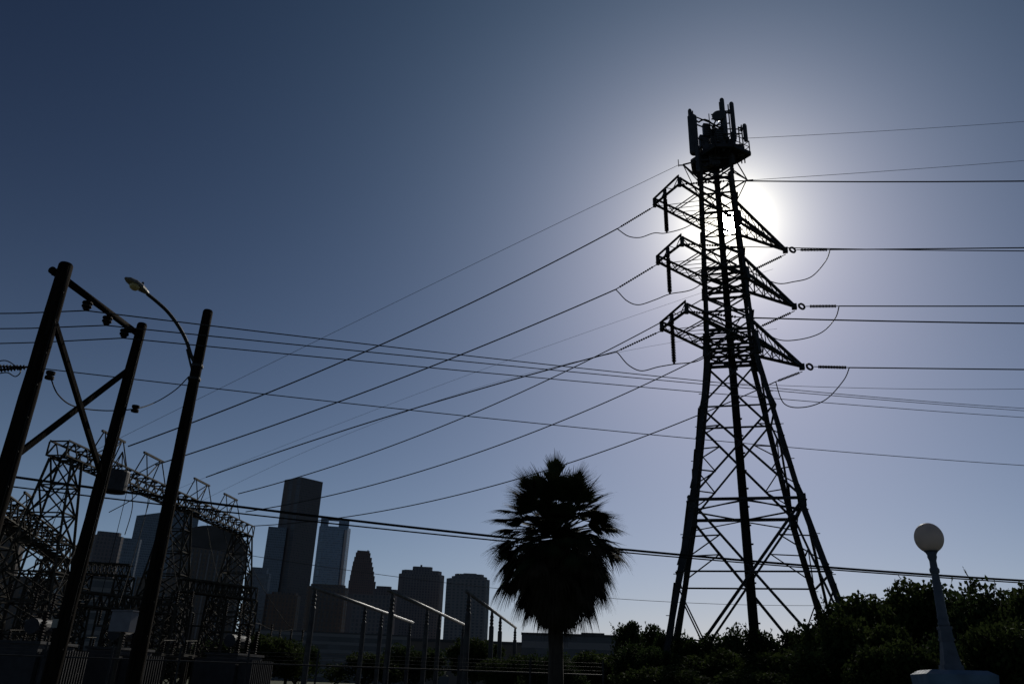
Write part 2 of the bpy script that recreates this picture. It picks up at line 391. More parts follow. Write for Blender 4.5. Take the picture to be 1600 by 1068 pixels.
def panel(px, py_top, py_bot, D, wd, dp, name='panel_antenna', rz=0, domed=True):
    t = hd(px, py_top, D); b = V((t.x, t.y, 0)); 
    # bottom height from pixel row
    lo, hi = 30., t.z
    for _ in range(40):
        mdl = (lo+hi)/2
        if proj((t.x, t.y, mdl))[1] > py_bot: lo = mdl
        else: hi = mdl
    m = MB(); c = V((t.x, t.y, lo)); H = t.z-lo; n = 10
    rg = lambda z, k: [c+V((cos(rz+2*pi*i/n)*wd/2*k, sin(rz+2*pi*i/n)*dp/2*k, z)) for i in range(n)]
    m.prism(rg(0, .8), rg(.12, 1)); m.prism(rg(.12, 1), rg(H-.15, 1), False, False); m.prism(rg(H-.15, 1), rg(H, .65))
    o = m.build(name, plastic, tower)
    q = TC+V((0, 0, 0)); dd = V((q.x-c.x, q.y-c.y, 0)).normalized()*(dp/2+.12)
    k = MB(); k.rod(V((c.x+dd.x, c.y+dd.y, min(lo-.6, PZ))), c+dd+V((0, 0, H*.95)), .05)
    for zz in (.2*H, .75*H): k.bar(c+V((0, 0, zz)), c+dd+V((0, 0, zz)), .09)
    k.bar(c+dd+V((0, 0, -.3)), TC+V((0, 0, lo-.3)), .08); k.bar(c+dd+V((0, 0, .45*H)), TC+V((0, 0, lo+.45*H)), .07)
    k.build('mounting_pipe', steel, o)
    return o
panel(1081, 180, 241, 50.6, .72, .55); panel(1077.5, 171, 186, 50.6, .3, .3)
panel(1127.5, 154, 216, 51.2, .36, .28); panel(1142.5, 160, 218, 52.0, .36, .28)
panel(1163, 194, 221, 52.6, .34, .25); panel(1158, 198, 205, 52.6, .2, .2)
panel(1088, 224, 268, 50.4, .3, .25); panel(1139, 172, 177, 52.0, .3, .3)
m = MB(); dc = hd(1122, 182, 51.0)
m.lathe([(.05, -.25), (.3, -.2), (.44, 0), (.46, .12), (.40, .16)], dc, V((-.35, -1, -.05)), 18); dish = m.build('microwave_dish', plastic, tower, smooth=False)
MB().rod(dc, TC+V((0, 0, dc.z-.2)), .06).build('mounting_arm', steel, dish)
m = MB(); wp = hd(1107.5, 178, 51.2); m.rod(wp-V((0, 0, 1.7)), wp, .035); m.build('whip_antenna', steel, tower)
m = MB(); rq = random.Random(21)
for k in range(18):
    e = rq.random()*NP; a = lerp(pr[int(e)], pr[(int(e)+1) % NP], e % 1); a = lerp(a, TC+V((0, 0, PZ)), rq.uniform(0, .5)); MB().bar(a-V((0, 0, rq.uniform(.15, .55))), a+V((rq.uniform(-.2, .2), 0, rq.uniform(.2, .7))), rq.uniform(.07, .22), rq.uniform(.06, .2)).build('cable_clamp', steel, pl)

# remote radio units on the mast
rr = random.Random(11)
for (px, py, ww, hh_) in ((1104, 204, .55, 1.1), (1112, 212, .7, 1.0), (1099, 222, .6, 1.1), (1124, 214, .5, 1.1), (1133, 222, .6, .9), (1144, 226, .5, .8), (1108, 236, .9, 1.0), (1122, 240, .8, .9), (1095, 242, .6, .8), (1117, 224, .8, 1.0), (1130, 205, .4, .9), (1146, 214, .35, .8), (1103, 252, .9, 1.0), (1116, 250, .8, .9), (1130, 238, .8, 1.0), (1141, 240, .7, .8), (1152, 234, .6, .8), (1092, 256, .5, .9), (1112, 226, .6, 1.2), (1120, 230, .6, 1.2), (1158, 236, .5, .7)):
    c = hd(px, py, 51.2+rr.uniform(-.3, .8)); b_ = MB(); b_.box(c-V((0, 0, hh_/2)), ww, .35, hh_, rr.uniform(-.6, .6)); b_.box(c-V((0, 0, hh_/2+.06)), ww*.6, .2, .06, .3)
    for k in range(5): b_.box(c+V((0, -.2, -hh_/2+.1+k*hh_*.18)), ww*.9, .06, .03, 0)
    b_.build('radio_unit', plastic, tower)
m = MB()
for k in range(12):
    a = hd(rr.uniform(1090, 1150), rr.uniform(195, 225), 51.4); b = hd(1118+rr.uniform(-14, 14), rr.uniform(240, 258), 51.6); c = (a+b)/2+V((rr.uniform(-.5, .5), 0, .4))
    pts = [a*(1-t)**2+c*2*t*(1-t)+b*t*t for t in [i/8 for i in range(9)]]; m.path(pts, .04, 5)
arc = [hd(x, y, 50.9) for x, y in ((1088, 189), (1092, 191), (1096, 188), (1101, 187), (1107, 189), (1112, 193), (1120, 197), (1130, 203))]; m.path(arc, .07, 6)
m.rod(hd(1109, 195, 50.9), hd(1128, 206, 51.4), .06)
m.build('jumper_cables', rubber, tower)

# ------------------------------------------------------------------ wires
def para(P, Q, mid, n=40):
    """wire straight in plan from P to Q whose sag makes it cross the sight line of pixel mid"""
    P = V(P); Q = V(Q); sag = .3
    if mid is not None:
        d = ray(*mid); ox, oy = CAM.x, CAM.y
        # P + t(Q-P) = C + s d  (plan)
        ax_, ay_ = Q.x-P.x, Q.y-P.y; det = ax_*(-d.y)+ay_*d.x
        rx, ry = ox-P.x, oy-P.y
        t = (rx*(-d.y)+ry*d.x)/det; s_ = (ax_*ry-ay_*rx)/det
        zt = CAM.z+d.z*s_; zl = P.z+(Q.z-P.z)*t
        sag = (zl-zt)/(4*t*(1-t)); print('WIRE t %.2f sag %.2f len %.0f z %.1f %.1f' % (t, sag, (Q-P).length, P.z, Q.z))
    return [lerp(P, Q, i/n)-V((0, 0, 4*sag*(i/n)*(1-i/n))) for i in range(n+1)]
def run_on(pts):
    """a span that leaves the frame runs on toward its next support"""
    if proj(pts[-1])[0] > 1600:
        d = (pts[-1]-pts[-2]).normalized(); pts = pts+[pts[-1]+d*25*i+V((0, 0, .12*i*i)) for i in (1, 2, 3)]
    if proj(pts[0])[0] < 0:
        d = (pts[0]-pts[1]).normalized(); pts = [pts[0]+d*20*i for i in (2, 1)]+pts
    return pts
def wire(P, Q, mid, r, label, cat='power line', name='power_line', m=None, group=None, n=40):
    pts = run_on(para(P, Q, mid, n)); o = MB().path(pts, r, 6).build(name, m or cable, None, pts[0], smooth=True); tag(o, label, cat, group); return o
def spline(pts, n=8):
    pts = [V(p) for p in pts]; P = [pts[0]]+pts+[pts[-1]]; outp = []
    for i in range(1, len(P)-2):
        for k in range(n):
            t = k/n; a, b, c, d = P[i-1], P[i], P[i+1], P[i+2]
            outp.append(.5*((2*b)+(c-a)*t+(2*a-5*b+4*c-d)*t*t+(3*b-a-3*c+d)*t**3))
    outp.append(pts[-1]); return outp
def loop(pts, r, label, cat='jumper cable', name='jumper_cable', m=None, group=None):
    p = spline(pts); o = MB().path(p, r, 6).build(name, m or cable, None, p[0], smooth=True); return tag(o, label, cat, group)
lev = ('top', 'middle', 'bottom')
ends_left = [((200, 697), None), ((236, 727), None), ((284, 750), None)]
BZ = 14.6
GL = [(200, 697), (243, 726), (322, 745)]           # gantry ends of the near circuit
GM = [(560, 553), (640, 605), (640, 640)]
GR = [(372, 771), (384, 799), (397, 821)]           # gantry ends of the far circuit
for k, (z, A, B, T, cr, cr2, pbm) in enumerate(ARM):
    # incoming span, near circuit
    G = onz(*GL[k], BZ+ (1.0 if k == 2 else 0)); sp = [(965, 357), (962, 452), (963, 549)][k]
    d = (G-A).normalized(); Dm = hypot((A+d*3.3).x, (A+d*3.3).y); e = hd(*sp, Dm)
    string(A-V((0, 0, .1)), e, .075, 16, cr)
    wire(e, G, [(580, 545), (610, 597), (640, 640)][k], .042, '%s thick wire running down left from the %s wide crossarm to the gantry' % (('topmost', 'second', 'third')[k], lev[k]))
    # outgoing span from B
    yr = [283, 392, 505][k]; dr = V((cos(radians(-12)), sin(radians(-12)), 0)); Q = B+dr*170; Q.z = z+3
    e2 = B+dr*3.2-V((0, 0, (.05, .45, .62)[k]))
    string(B, e2, .09, 16, cr)
    wire(e2, Q, (1600, yr), .042 if k != 1 else .03, 'wire passing the pylon body and leaving right from the %s wide crossarm' % lev[k])
    # jumper of the wide arm
    j = [[(968, 360), (982, 369), (1000, 371), (1022, 364)], [(966, 456), (980, 470), (998, 476), (1024, 468)], [(967, 553), (982, 570), (1002, 579), (1028, 573)]][k]
    D0 = hypot(e.x, e.y); D1 = hypot(pbm.x, pbm.y)
    pts = [e]+[hd(x, y, D0+(D1-D0)*(i+1)/5) for i, (x, y) in enumerate(j)]+[pbm, lerp(pbm, e2, .4)-V((0, 0, .9)), lerp(pbm, e2, .8)-V((0, 0, .5)), e2]
    loop(pts, .035, 'slack jumper loop hanging under the %s wide crossarm, left of the pylon' % lev[k])
    # right arm: outgoing string + wire
    es = [(1297, 390), (1311, 478), (1327, 574)][k]; yr = [387, 478, 577][k]
    R0_ = T+V((.82, -.13, 0)); er = onz(*es, z-.02)
    if (er-R0_).length > 5: er = R0_+(er-R0_).normalized()*3.6
    string(R0_, er, .13, 18, cr2)
    dr2 = V((er.x-R0_.x, er.y-R0_.y, 0)).normalized(); Q = R0_+dr2*170; Q.z = z+3
    wire(er, Q, (1600, yr), .045, 'wire leaving right from the ribbed insulator at the tip of the %s pointed crossarm' % lev[k])
    el_px = [(1172, 424), (1186, 511), (1212, 596)][k]
    # incoming span, far circuit
    G = onz(*GR[k], BZ+(1.0 if k == 0 else -.3)); dd = (G-T).normalized(); Dm = hypot((T+dd*3.2).x, (T+dd*3.2).y)
    el = hd(*el_px, Dm)
    string(T-V((0, 0, .35)), el, .11, 16, cr2)
    wire(el, G, [(900, 572), (900, 648), (910, 716)][k], .04, '%s wire running down left from the slanting insulator of the %s pointed crossarm' % (('fourth', 'fifth', 'lowest')[k], lev[k]))
    jp = [[(1290, 408), (1268, 432), (1240, 440), (1212, 442)], [(1305, 497), (1284, 519), (1250, 530), (1215, 530)], [(1318, 594), (1290, 624), (1255, 636), (1225, 630)]][k]
    De, Dl = hypot(er.x, er.y), hypot(el.x, el.y)
    pts = [er]+[hd(x, y, De+(Dl-De)*(i+1)/6) for i, (x, y) in enumerate(jp)]+[el]
    loop(pts, .04, 'drooping jumper loop right of the pylon under the ribbed insulator of the %s pointed crossarm' % lev[k])
# earth wires
wire(pk0+V((-.4, .05, 0)), onz(85, 735, 20), (540, 510), .016, 'thin faint earth wire falling left from the platform at the top of the pylon')
wire(ARM[0][3]+V((0, 3, 0)), onz(250, 775, 17), (560, 650), .010, 'very faint thin wire between the thick wires left of the pylon, upper of two')
wire(ARM[1][3]+V((0, 4, 0)), onz(300, 790, 15), (620, 648), .010, 'very faint thin wire between the thick wires left of the pylon, lower of two')
pq = pk1+V((.45, -.1, 0))
wire(hd(1168, 216, 60), hd(1750, 178, 95), (1600, 190), .018, 'thin faint wire at upper right, the highest one right of the antennas')
wire(pq, hd(1750, 238, 95), (1600, 251), .018, 'thin faint wire at upper right, just above the thick top wire')
# ------------------------------------------------------------------ wooden poles, H-frame
def pole_mb(b, t, r0, r1):
    m = MB(); n = 14; rg = random.Random(int(b.x*10)); pts = [lerp(b, t, i/16) for i in range(17)]
    rs = [r0+(r1-r0)*i/16+rg.uniform(-.006, .006) for i in range(17)]; m.path(pts, 0, n, rs)
    m.lathe([(r1*1.0, 0), (r1*.85, .05), (r1*.3, .08)], t, V((0, 0, 1)), n); return m
P1t = hd(103, 415, 20.5); P2t = onz(222, 508, P1t.z-.1); P3t = hd(325, 487, 27)
P1b = V((P1t.x, P1t.y, -.2)); P2b = V((P2t.x-.22, P2t.y, -.2)); P3b = V((P3t.x, P3t.y, -.2))
hf = empty('wooden_h_frame', (P1b.x, P1b.y, 0), 'dark wooden H-frame of two leaning poles with crossbeam and X braces at the left edge', 'utility structure')
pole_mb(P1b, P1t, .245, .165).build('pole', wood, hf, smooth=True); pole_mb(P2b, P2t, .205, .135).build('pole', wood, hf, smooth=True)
d = (P2t-P1t).normalized(); side = V((-d.y, d.x, 0))*.0
cb0 = hd(80, 423, hypot(P1t.x, P1t.y)-.5); cz = P1t.z-.45
c0 = lerp(P1t, P2t, -.06)-V((0, 0, .20)); c1 = lerp(P1t, P2t, 1.03)-V((0, 0, .17)); offs = V((-.20, .06, 0))
MB().rod(c0+offs, c1+offs, .092, .085, 12).build('crossbeam', wood, hf, smooth=True)
def on_pole(t, b, px, py):
    """the point of a pole nearest the sight line's row"""
    lo, hi = 0., 1.
    for _ in range(40):
        m_ = (lo+hi)/2
        if proj(lerp(b, t, m_))[1] > py: lo = m_
        else: hi = m_
    return lerp(b, t, lo)
a0, a1 = on_pole(P1t, P1b, 88, 500), on_pole(P2t, P2b, 148, 752)
b0, b1 = on_pole(P1t, P1b, 25, 722), on_pole(P2t, P2b, 195, 576)
of = V((.2, -.12, 0))
MB().bar(a0+of*.6, a1+of*.3, .10, .12).build('brace', wood, hf); MB().bar(b0-of*.5, b1-of*.3, .10, .12).build('brace', wood, hf)
INS = []
for k, (px, py) in enumerate(((128, 473), (158, 493), (187, 513))):
    t_ = (.38, .64, .88)[k]; base = lerp(P1t, P2t, t_)-V((0, 0, .26))+offs; tip = base-V((0, 0, .30))
    MB().lathe([(.04, 0), (.04, .04), (.12, .06), (.13, .10), (.07, .12), (.12, .16), (.12, .20), (.06, .22), (.09, .25), (.04, .30)], base, V((0, 0, -1)), 12).build('insulator', porc, hf)
    INS.append(tip)
MB().rod(P1t-V((0, 0, .2)), P1t-V((0, 0, .2))+offs*1.7, .03).build('through_bolt', steel, hf); MB().rod(P2t-V((0, 0, .18)), P2t-V((0, 0, .18))+offs*1.7, .03).build('through_bolt', steel, hf)
def ground_wire(b, t, r, par, side):
    m = MB(); q = V((side*r, -r*.55, 0)); m.path([lerp(b, t, i/20)+q*(1+.02*sin(i*2.3)) for i in range(21)], .012, 5)
    for i in range(1, 14): p = lerp(b, t, i/14)+q; m.bar(p-V((.03, 0, 0)), p+V((.03, 0, 0)), .03)
    m.build('ground_wire', rubber, par)
ground_wire(P1b, P1t, .225, hf, .8); ground_wire(P2b, P2t, .19, hf, .8)
for b_, t_, z_ in ((P1b, P1t, 2.2), (P2b, P2t, 2.6)):
    c_ = V((b_.x-.05, b_.y-.235, z_)); MB().box(c_, .14, .02, .2).build('pole_tag', lampm, hf)
sp = empty('street_light_pole', (P3b.x, P3b.y, 0), 'dark wooden pole with a curved street lamp arm at its left side', 'street light')
pole_mb(P3b, P3t, .235, .165).build('pole', wood, sp, smooth=True)
D3 = hypot(P3t.x, P3t.y)
ap = [on_pole(P3t, P3b, 0, 572)]+[hd(x, y, D3-q) for x, y, q in ((299, 556, .1), (291, 532, .2), (278, 508, .4), (262, 487, .6), (246, 472, .8), (230, 459, 1.))]
ground_wire(P3b, P3t, .2, sp, .85)
for z_ in (on_pole(P3t, P3b, 0, 592).z, on_pole(P3t, P3b, 0, 572).z): MB().lathe([(.2, 0), (.205, .02), (.205, .07), (.2, .09)], (P3b.x, P3b.y, z_-.05), n=14).build('clamp_band', steel, sp)
apts = spline(ap, 6); m = MB(); m.path(apts, .06, 8); m.path([on_pole(P3t, P3b, 0, 592), hd(298, 570, D3-.05), hd(292, 545, D3-.15)], .035, 6); arm = m.build('lamp_arm', steel, sp, smooth=True)
h0 = hd(231, 459, D3-1.0); h1 = hd(195, 434, D3-1.35); ax = (h1-h0); Lh = ax.length; axn = ax.normalized(); u = axn.cross(V((0, 0, 1))).normalized(); n_ = u.cross(axn).normalized()
def oval(m, x0, prof, flatb):
    rings = []
    for (x, wd, ht) in prof:
        rings.append([h0+axn*x*Lh+u*(wd*cos(2*pi*i/14))+n_*((ht if sin(2*pi*i/14) > 0 else ht*flatb)*sin(2*pi*i/14)) for i in range(14)])
    for a, b in zip(rings, rings[1:]): m.prism(a, b, a is rings[0], b is rings[-1])
m = MB(); oval(m, 0, [(0, .07, .07), (.12, .12, .10), (.35, .19, .15), (.6, .21, .16), (.85, .15, .12), (1, .04, .04)], .3); hd_ = m.build('lamp_head', lampm, sp)
m = MB(); 
rings = [[h0+axn*x*Lh+u*(w_*cos(2*pi*i/14))-n_*(.045+.09*dd_)+n_*0 for i in range(14)] for (x, w_, dd_) in ()]
m.lathe([(.17, 0), (.16, .06), (.11, .12), (.02, .15)], h0+axn*.55*Lh-n_*.03, -n_, 14); m.build('lamp_lens', lens_m, hd_, smooth=True)
MB().lathe([(.04, 0), (.04, .1), (.02, .12)], h0+axn*.35*Lh+n_*.14, n_, 8).build('photocell', plastic, hd_)
# distribution lines over the H-frame
ys = [(491, 519, 636), (514, 533, 641), (536, 547, 651)]
for k, tip in enumerate(INS):
    far = hd(1700, ys[k][2]+7, 62); nr = hd(-60, (490, 514, 538)[k], hypot(tip.x, tip.y)+4)
    nm = ('upper', 'middle', 'lower')[k]
    pts = para(tip, far, (1090, (594, 599, 612)[k])); o = MB().path(run_on([nr, lerp(nr, tip, .5)-V((0, 0, .03)), tip]+pts[1:]), .016, 6).build('distribution_line', cable, None, tip, smooth=True)
    tag(o, '%s of the three thin wires hung from the insulators of the wooden H-frame' % nm, 'power line')
def pxw(p0, D0, p1, D1, mid, r, label, m=None, name='overhead_wire'): return wire(hd(*p0, D0), hd(*p1, D1), mid, r, label, 'power line', name, m)
pxw((45, 573), 30, (1720, 734), 60, (800, 657), .018, 'single thin wire sloping gently down to the right across the whole sky below the middle')
d0 = hd(45, 573, 30)
cl = empty('dead_end_insulator', hd(0, 577, 30), 'insulator strings with curled jumper wires at the left edge, behind the leaning pole', 'insulator')
string(hd(-12, 579, 30), hd(45, 573, 30), .09, 9, cl); string(hd(-14, 572, 30.3), hd(45, 573, 30), .07, 9, cl)
MB().path(spline([hd(x, y, 30) for x, y in ((-10, 566), (8, 563), (22, 570), (32, 580), (24, 588), (12, 582), (0, 583), (-12, 585))], 6), .02, 5).build('jumper_wire', cable, cl, smooth=True)
pxw((-60, 733), 40, (1720, 913), 52, (760, 836), .055, 'upper strand of the thick black cable pair passing behind the palm tree', rubber, 'communication_cable')
pxw((-60, 750), 40, (1720, 917), 52, (620, 828), .032, 'lower strand of the thick black cable pair passing behind the palm tree', rubber, 'communication_cable')
pxw((300, 852), 60, (1760, 905), 110, (1000, 937), .02, 'thin low wire near the skyline roofs, running behind the palm and the pylon feet')
pxw((1100, 596), 66, (1760, 603), 90, (1400, 607), .02, 'thin faint wire right of the pylon just under the lowest insulator')
pp = [on_pole(P1t, P1b, 0, 583)+V((.3, .1, 0)), hd(90, 615, 22), hd(115, 634, 23), hd(160, 641, 24), on_pole(P2t, P2b, 0, 634)+V((.3, .2, 0)), hd(245, 627, 26), hd(275, 608, 26.5), on_pole(P3t, P3b, 0, 588)-V((.2, 0, 0))]
loop(pp, .018, 'slack thin cable looping between the two leaning poles and the lamp pole', 'cable', 'slack_cable', rubber)
for q, nm in ((pp[0], 'on the leftmost leaning pole'), (pp[4], 'on the second leaning pole')):
    o = MB().lathe([(.03, -.1), (.10, -.09), (.10, -.03), (.06, 0), (.10, .03), (.10, .09), (.03, .1)], q, V((0, 0, 1)), 12).build('spool_insulator', porc, None, q)
    tag(o, 'small round dark spool insulator holding the slack cable %s' % nm, 'insulator')
# ------------------------------------------------------------------ substation
def truss_beam(P, Q, w, h, n, cs, ws):
    m = MB(); d = (Q-P).normalized(); s = V((d.y, -d.x, 0))*w/2; u = V((0, 0, h))
    for a in (s, -s):
        m.angle(P+a, Q+a, cs); m.angle(P+a+u, Q+a+u, cs)
    for k in range(n):
        a, b = lerp(P, Q, k/n), lerp(P, Q, (k+1)/n); c = lerp(a, b, .5)
        for sd in (s, -s): m.angle(a+sd, c+sd+u, ws); m.angle(c+sd+u, b+sd, ws)
        m.angle(a+s, b-s, ws); m.angle(a-s, b+s, ws*.8); m.angle(a+s+u, a-s+u, ws); m.angle(a+s+u, b-s+u, ws*.8); m.angle(a+s, a-s, ws)
    m.angle(Q+s, Q-s, ws); m.angle(Q+s, Q+s+u, ws); m.angle(P+s, P+s+u, ws); m.angle(P-s, P-s+u, ws)
    return m
def lattice_col(c, z1, w0x, w0y, w1x, w1y, n, cs, ws, yaw):
    m = MB(); ux = V((cos(yaw), sin(yaw), 0)); uy = V((-sin(yaw), cos(yaw), 0)); c = V((c.x, c.y, 0))
    def K(i, t): 
        sx = (-1, 1, 1, -1)[i]; sy = (-1, -1, 1, 1)[i]
        return c+ux*sx*(w0x+(w1x-w0x)*t)/2+uy*sy*(w0y+(w1y-w0y)*t)/2+V((0, 0, z1*t))
    for i in range(4): m.angle(K(i, 0), K(i, 1), cs)
    for k in range(n):
        t0, t1 = k/n, (k+1)/n
        for i in range(4):
            j = (i+1) % 4; m.angle(K(i, t0), K(j, t1), ws); m.angle(K(j, t0), K(i, t1), ws); m.angle(K(i, t1), K(j, t1), ws)
    return m
g0 = onz(100, 693, BZ); g1 = onz(384, 822, BZ); gd = (g1-g0).normalized(); gy = atan2(gd.y, gd.x)
gan = empty('lattice_gantry', (g0.x, g0.y, 0), 'long steel lattice gantry of the substation with trapezoid peaks, where the thick wires end', 'substation gantry')
cx = V((cos(gy-pi/2), sin(gy-pi/2), 0))
truss_beam(g0-gd*.5-V((0, 0, .9)), g1+gd*.5-V((0, 0, .9)), 1.25, .9, 24, .13, .08).build('truss_beam', steel2, gan)
cols_t = [0.02, .55, .985]
for t_ in cols_t:
    c = lerp(g0, g1, t_); lattice_col(c, BZ-.9, 5.0, 2.2, 1.3, 1.0, 8, .16, .09, gy-pi/2).build('lattice_column', steel2, gan)
def peak(c, m_, h=1.8, w1=2.6, w2=2.2):
    a, b = c-gd*w1/2, c+gd*w1/2; ta, tb = c-gd*w2/2+V((0, 0, h)), c+gd*w2/2+V((0, 0, h))
    for sd in (cx*.55, cx*-.55):
        m_.angle(a+sd, ta, .08); m_.angle(b+sd, tb, .08); m_.angle(a+sd, tb, .06)
    m_.bar(ta-gd*.3, tb+gd*.3, .14); return m_
for px in (168, 232, 309, 355):
    # beam point with that pixel column
    lo, hi = 0., 1.
    for _ in range(40):
        mm = (lo+hi)/2
        if proj(lerp(g0, g1, mm))[0] < px: lo = mm
        else: hi = mm
    peak(lerp(g0, g1, lo)+V((0, 0, .1)), MB()).build('gantry_peak', steel2, gan)
# hanging wave trap
wt = hd(184, 738, 49); wtp = lerp(g0, g1, .2)
c = V((wt.x, wt.y, 0)); lo_ = hd(180, 770, 49).z
trap = empty('wave_trap', (c.x, c.y, lo_), 'grey drum shaped wave trap hanging under the gantry beam, right of the second leaning pole', 'wave trap')
m = MB(); H_ = wt.z-lo_+.1; m.lathe([(.1, 0), (.62, .02), (.65, .1), (.65, H_-.1), (.62, H_-.02), (.1, H_)], (c.x, c.y, lo_), n=20); m.build('coil_drum', grey, trap, smooth=False)
m = MB()
for a in range(4): m.rod(V((c.x, c.y, wt.z))+V((cos(a*pi/2)*.5, sin(a*pi/2)*.5, 0)), V((c.x, c.y, wt.z+1.2)), .03)
m.build('hanger', steel2, trap)
# lower gantry at the left edge
q0 = hd(-40, 762, 50); q1 = hd(112, 862, 62); 
gan2 = empty('lattice_gantry', (q0.x, q0.y, 0), 'lower steel lattice gantry cut by the left edge of the frame', 'substation gantry')
q1.z = q0.z = onz(40, 812, 11.0).z; q0 = onz(-30, 768, 11.0); q1 = onz(100, 857, 11.0)
truss_beam(q0-V((0, 0, 1)), q1-V((0, 0, 1)), 1.8, 1.2, 14, .15, .10).build('truss_beam', steel2, gan2)
for t_ in (.25, .93): lattice_col(lerp(q0, q1, t_), 10, 4.0, 1.6, 1.4, 1.2, 7, .17, .10, gy).build('lattice_column', steel2, gan2)
sv = gd.copy(); gd = (q1-q0).normalized(); cx = V((gd.y, -gd.x, 0))
lo = .42; peak(lerp(q0, q1, .40)+V((0, 0, .1)), MB(), 1.6, 2.4, 1.6).build('gantry_peak', steel2, gan2); gd = sv; cx = V((cos(gy-pi/2), sin(gy-pi/2), 0))
# low bus gantries further back
rs = random.Random(5)
for k, (pa, pb, z, lab) in enumerate((((60, 876), (205, 884), 9.0, 'low horizontal lattice bus gantry seen between the two leaning poles'), ((285, 905), (395, 920), 7.5, 'low lattice bus gantry in front of the arched building, below the long gantry'), ((120, 925), (260, 940), 6.0, 'lowest lattice bus gantry behind the second leaning pole'))):
    a, b = onz(*pa, z), onz(*pb, z); g = empty('bus_gantry', (a.x, a.y, 0), lab, 'substation gantry')
    truss_beam(a-V((0, 0, .8)), b-V((0, 0, .8)), 1.0, .8, 12, .12, .07).build('truss_beam', steel2, g)
    for t_ in (.04, .5, .96): lattice_col(lerp(a, b, t_), z-.8, 1.2, 1.2, .9, .9, 8, .12, .06, gy).build('lattice_column', steel2, g)
# droppers hanging from the long gantry
for k, (x0, y0, x1, y1, bow) in enumerate(((203, 745, 195, 835, 8), (212, 748, 170, 800, 22), (232, 756, 227, 806, 2), (332, 790, 330, 826, 0), (363, 808, 362, 835, 1))):
    a = onz(x0, y0, 13.2); D = hypot(a.x, a.y); b = hd(x1, y1, D); c = hd((x0+x1)/2+bow, (y0+y1)/2, D)
    loop([a, c, b], .03, ('long bowed dropper wire hanging from the gantry right of the grey drum', 'second bowed dropper wire beside the grey drum', 'straight dropper wire between the grey drum and the lamp pole', 'short dropper wire above the arched building', 'short dropper wire near the right end of the gantry')[k], 'dropper wire', 'dropper_wire')
# receding pipe bus supports
BUS = [(((488, 916), (645, 972)), (493, 571, 597, 641), 'leftmost'), (((607, 921), (725, 975)), (614, 668, 687, 724), 'middle'), (((729, 923), (806, 980)), (733, 769, 782, 805), 'rightmost')]
for (pa, pb), posts, nm in BUS:
    a, b = onz(*pa, 6.0), onz(*pb, 6.0)
    g = empty('pipe_bus_support', (a.x, a.y, 0), '%s of the three pale pipe frames receding toward the palm' % nm, 'bus support', 'pale pipe frames in front of the skyline')
    MB().rod(a, b, .10, .10, 10).build('top_rail', pipe, g, smooth=True)
    for px in posts:
        lo, hi = -.1, 1.1
        for _ in range(40):
            mm = (lo+hi)/2
            if proj(lerp(a, b, mm))[0] < px: lo = mm
            else: hi = mm
        p = lerp(a, b, lo); m = MB(); m.lathe([(.15, 0), (.15, 4.9), (.15, 4.92), (.15, 5.0), (.09, 5.1), (.13, 5.2), (.09, 5.3), (.13, 5.4), (.09, 5.5), (.13, 5.6), (.09, 5.7), (.08, 5.93)], (p.x, p.y, 0), n=12)
        m.build('post', postm, g)
# ground equipment of the yard
def post_ins(m, base, h, r=.13, n=9):
    prof = [(r*.7, 0)]
    for k in range(n): z = h*k/n; prof += [(r*.55, z+.01), (r, z+h/n*.4), (r*.55, z+h/n*.8)]
    prof.append((r*.6, h)); return m.lathe(prof, base, n=8)
def switch(c, yaw, z, lab):
    g = empty('disconnect_switch', (c.x, c.y, 0), lab, 'switchgear', 'disconnect switches in the yard'); ux = V((cos(yaw), sin(yaw), 0)); uy = V((-sin(yaw), cos(yaw), 0)); c = V((c.x, c.y, 0))
    m = MB()
    for s_ in (-1.3, 1.3):
        for e_ in (-.12, .12): m.angle(c+ux*s_+uy*e_, c+ux*s_+uy*e_+V((0, 0, z)), .12)
        for k in range(5): m.angle(c+ux*s_+uy*.12+V((0, 0, z*k/5)), c+ux*s_-uy*.12+V((0, 0, z*(k+1)/5)), .05)
    m.bar(c-ux*1.7+V((0, 0, z)), c+ux*1.7+V((0, 0, z)), .2, .16); m.build('stand', steel2, g)
    for s_ in (-1.4, 0, 1.4):
        for e_ in (-.6, .6):
            i_ = MB(); post_ins(i_, c+ux*s_+uy*e_+V((0, 0, z+.1)), .75, .09, 7); i_.build('post_insulator', porc, g)
        MB().rod(c+ux*s_-uy*.7+V((0, 0, z+.87)), c+ux*s_+uy*.75+V((0, 0, z+.95)), .035).build('blade', steel2, g)
        MB().bar(c+ux*s_-uy*.75+V((0, 0, z+.08)), c+ux*s_+uy*.75+V((0, 0, z+.08)), .14).build('base_channel', steel2, g)
sw = [(20, 1018, 52, 2.6, 'low switch on its stand at the bottom left edge'), (135, 1012, 58, 2.6, 'switch on a stand between the two leaning poles, bottom left'), (262, 1015, 56, 2.6, 'switch stand just right of the lamp pole foot'), (335, 1012, 62, 2.7, 'switch stand under the arched building'), (425, 1015, 66, 2.6, 'switch stand left of the pale pipe frames')]
for (px, py, D, z, lab) in sw: switch(hd(px, py, D), gy-pi/2, z, lab)
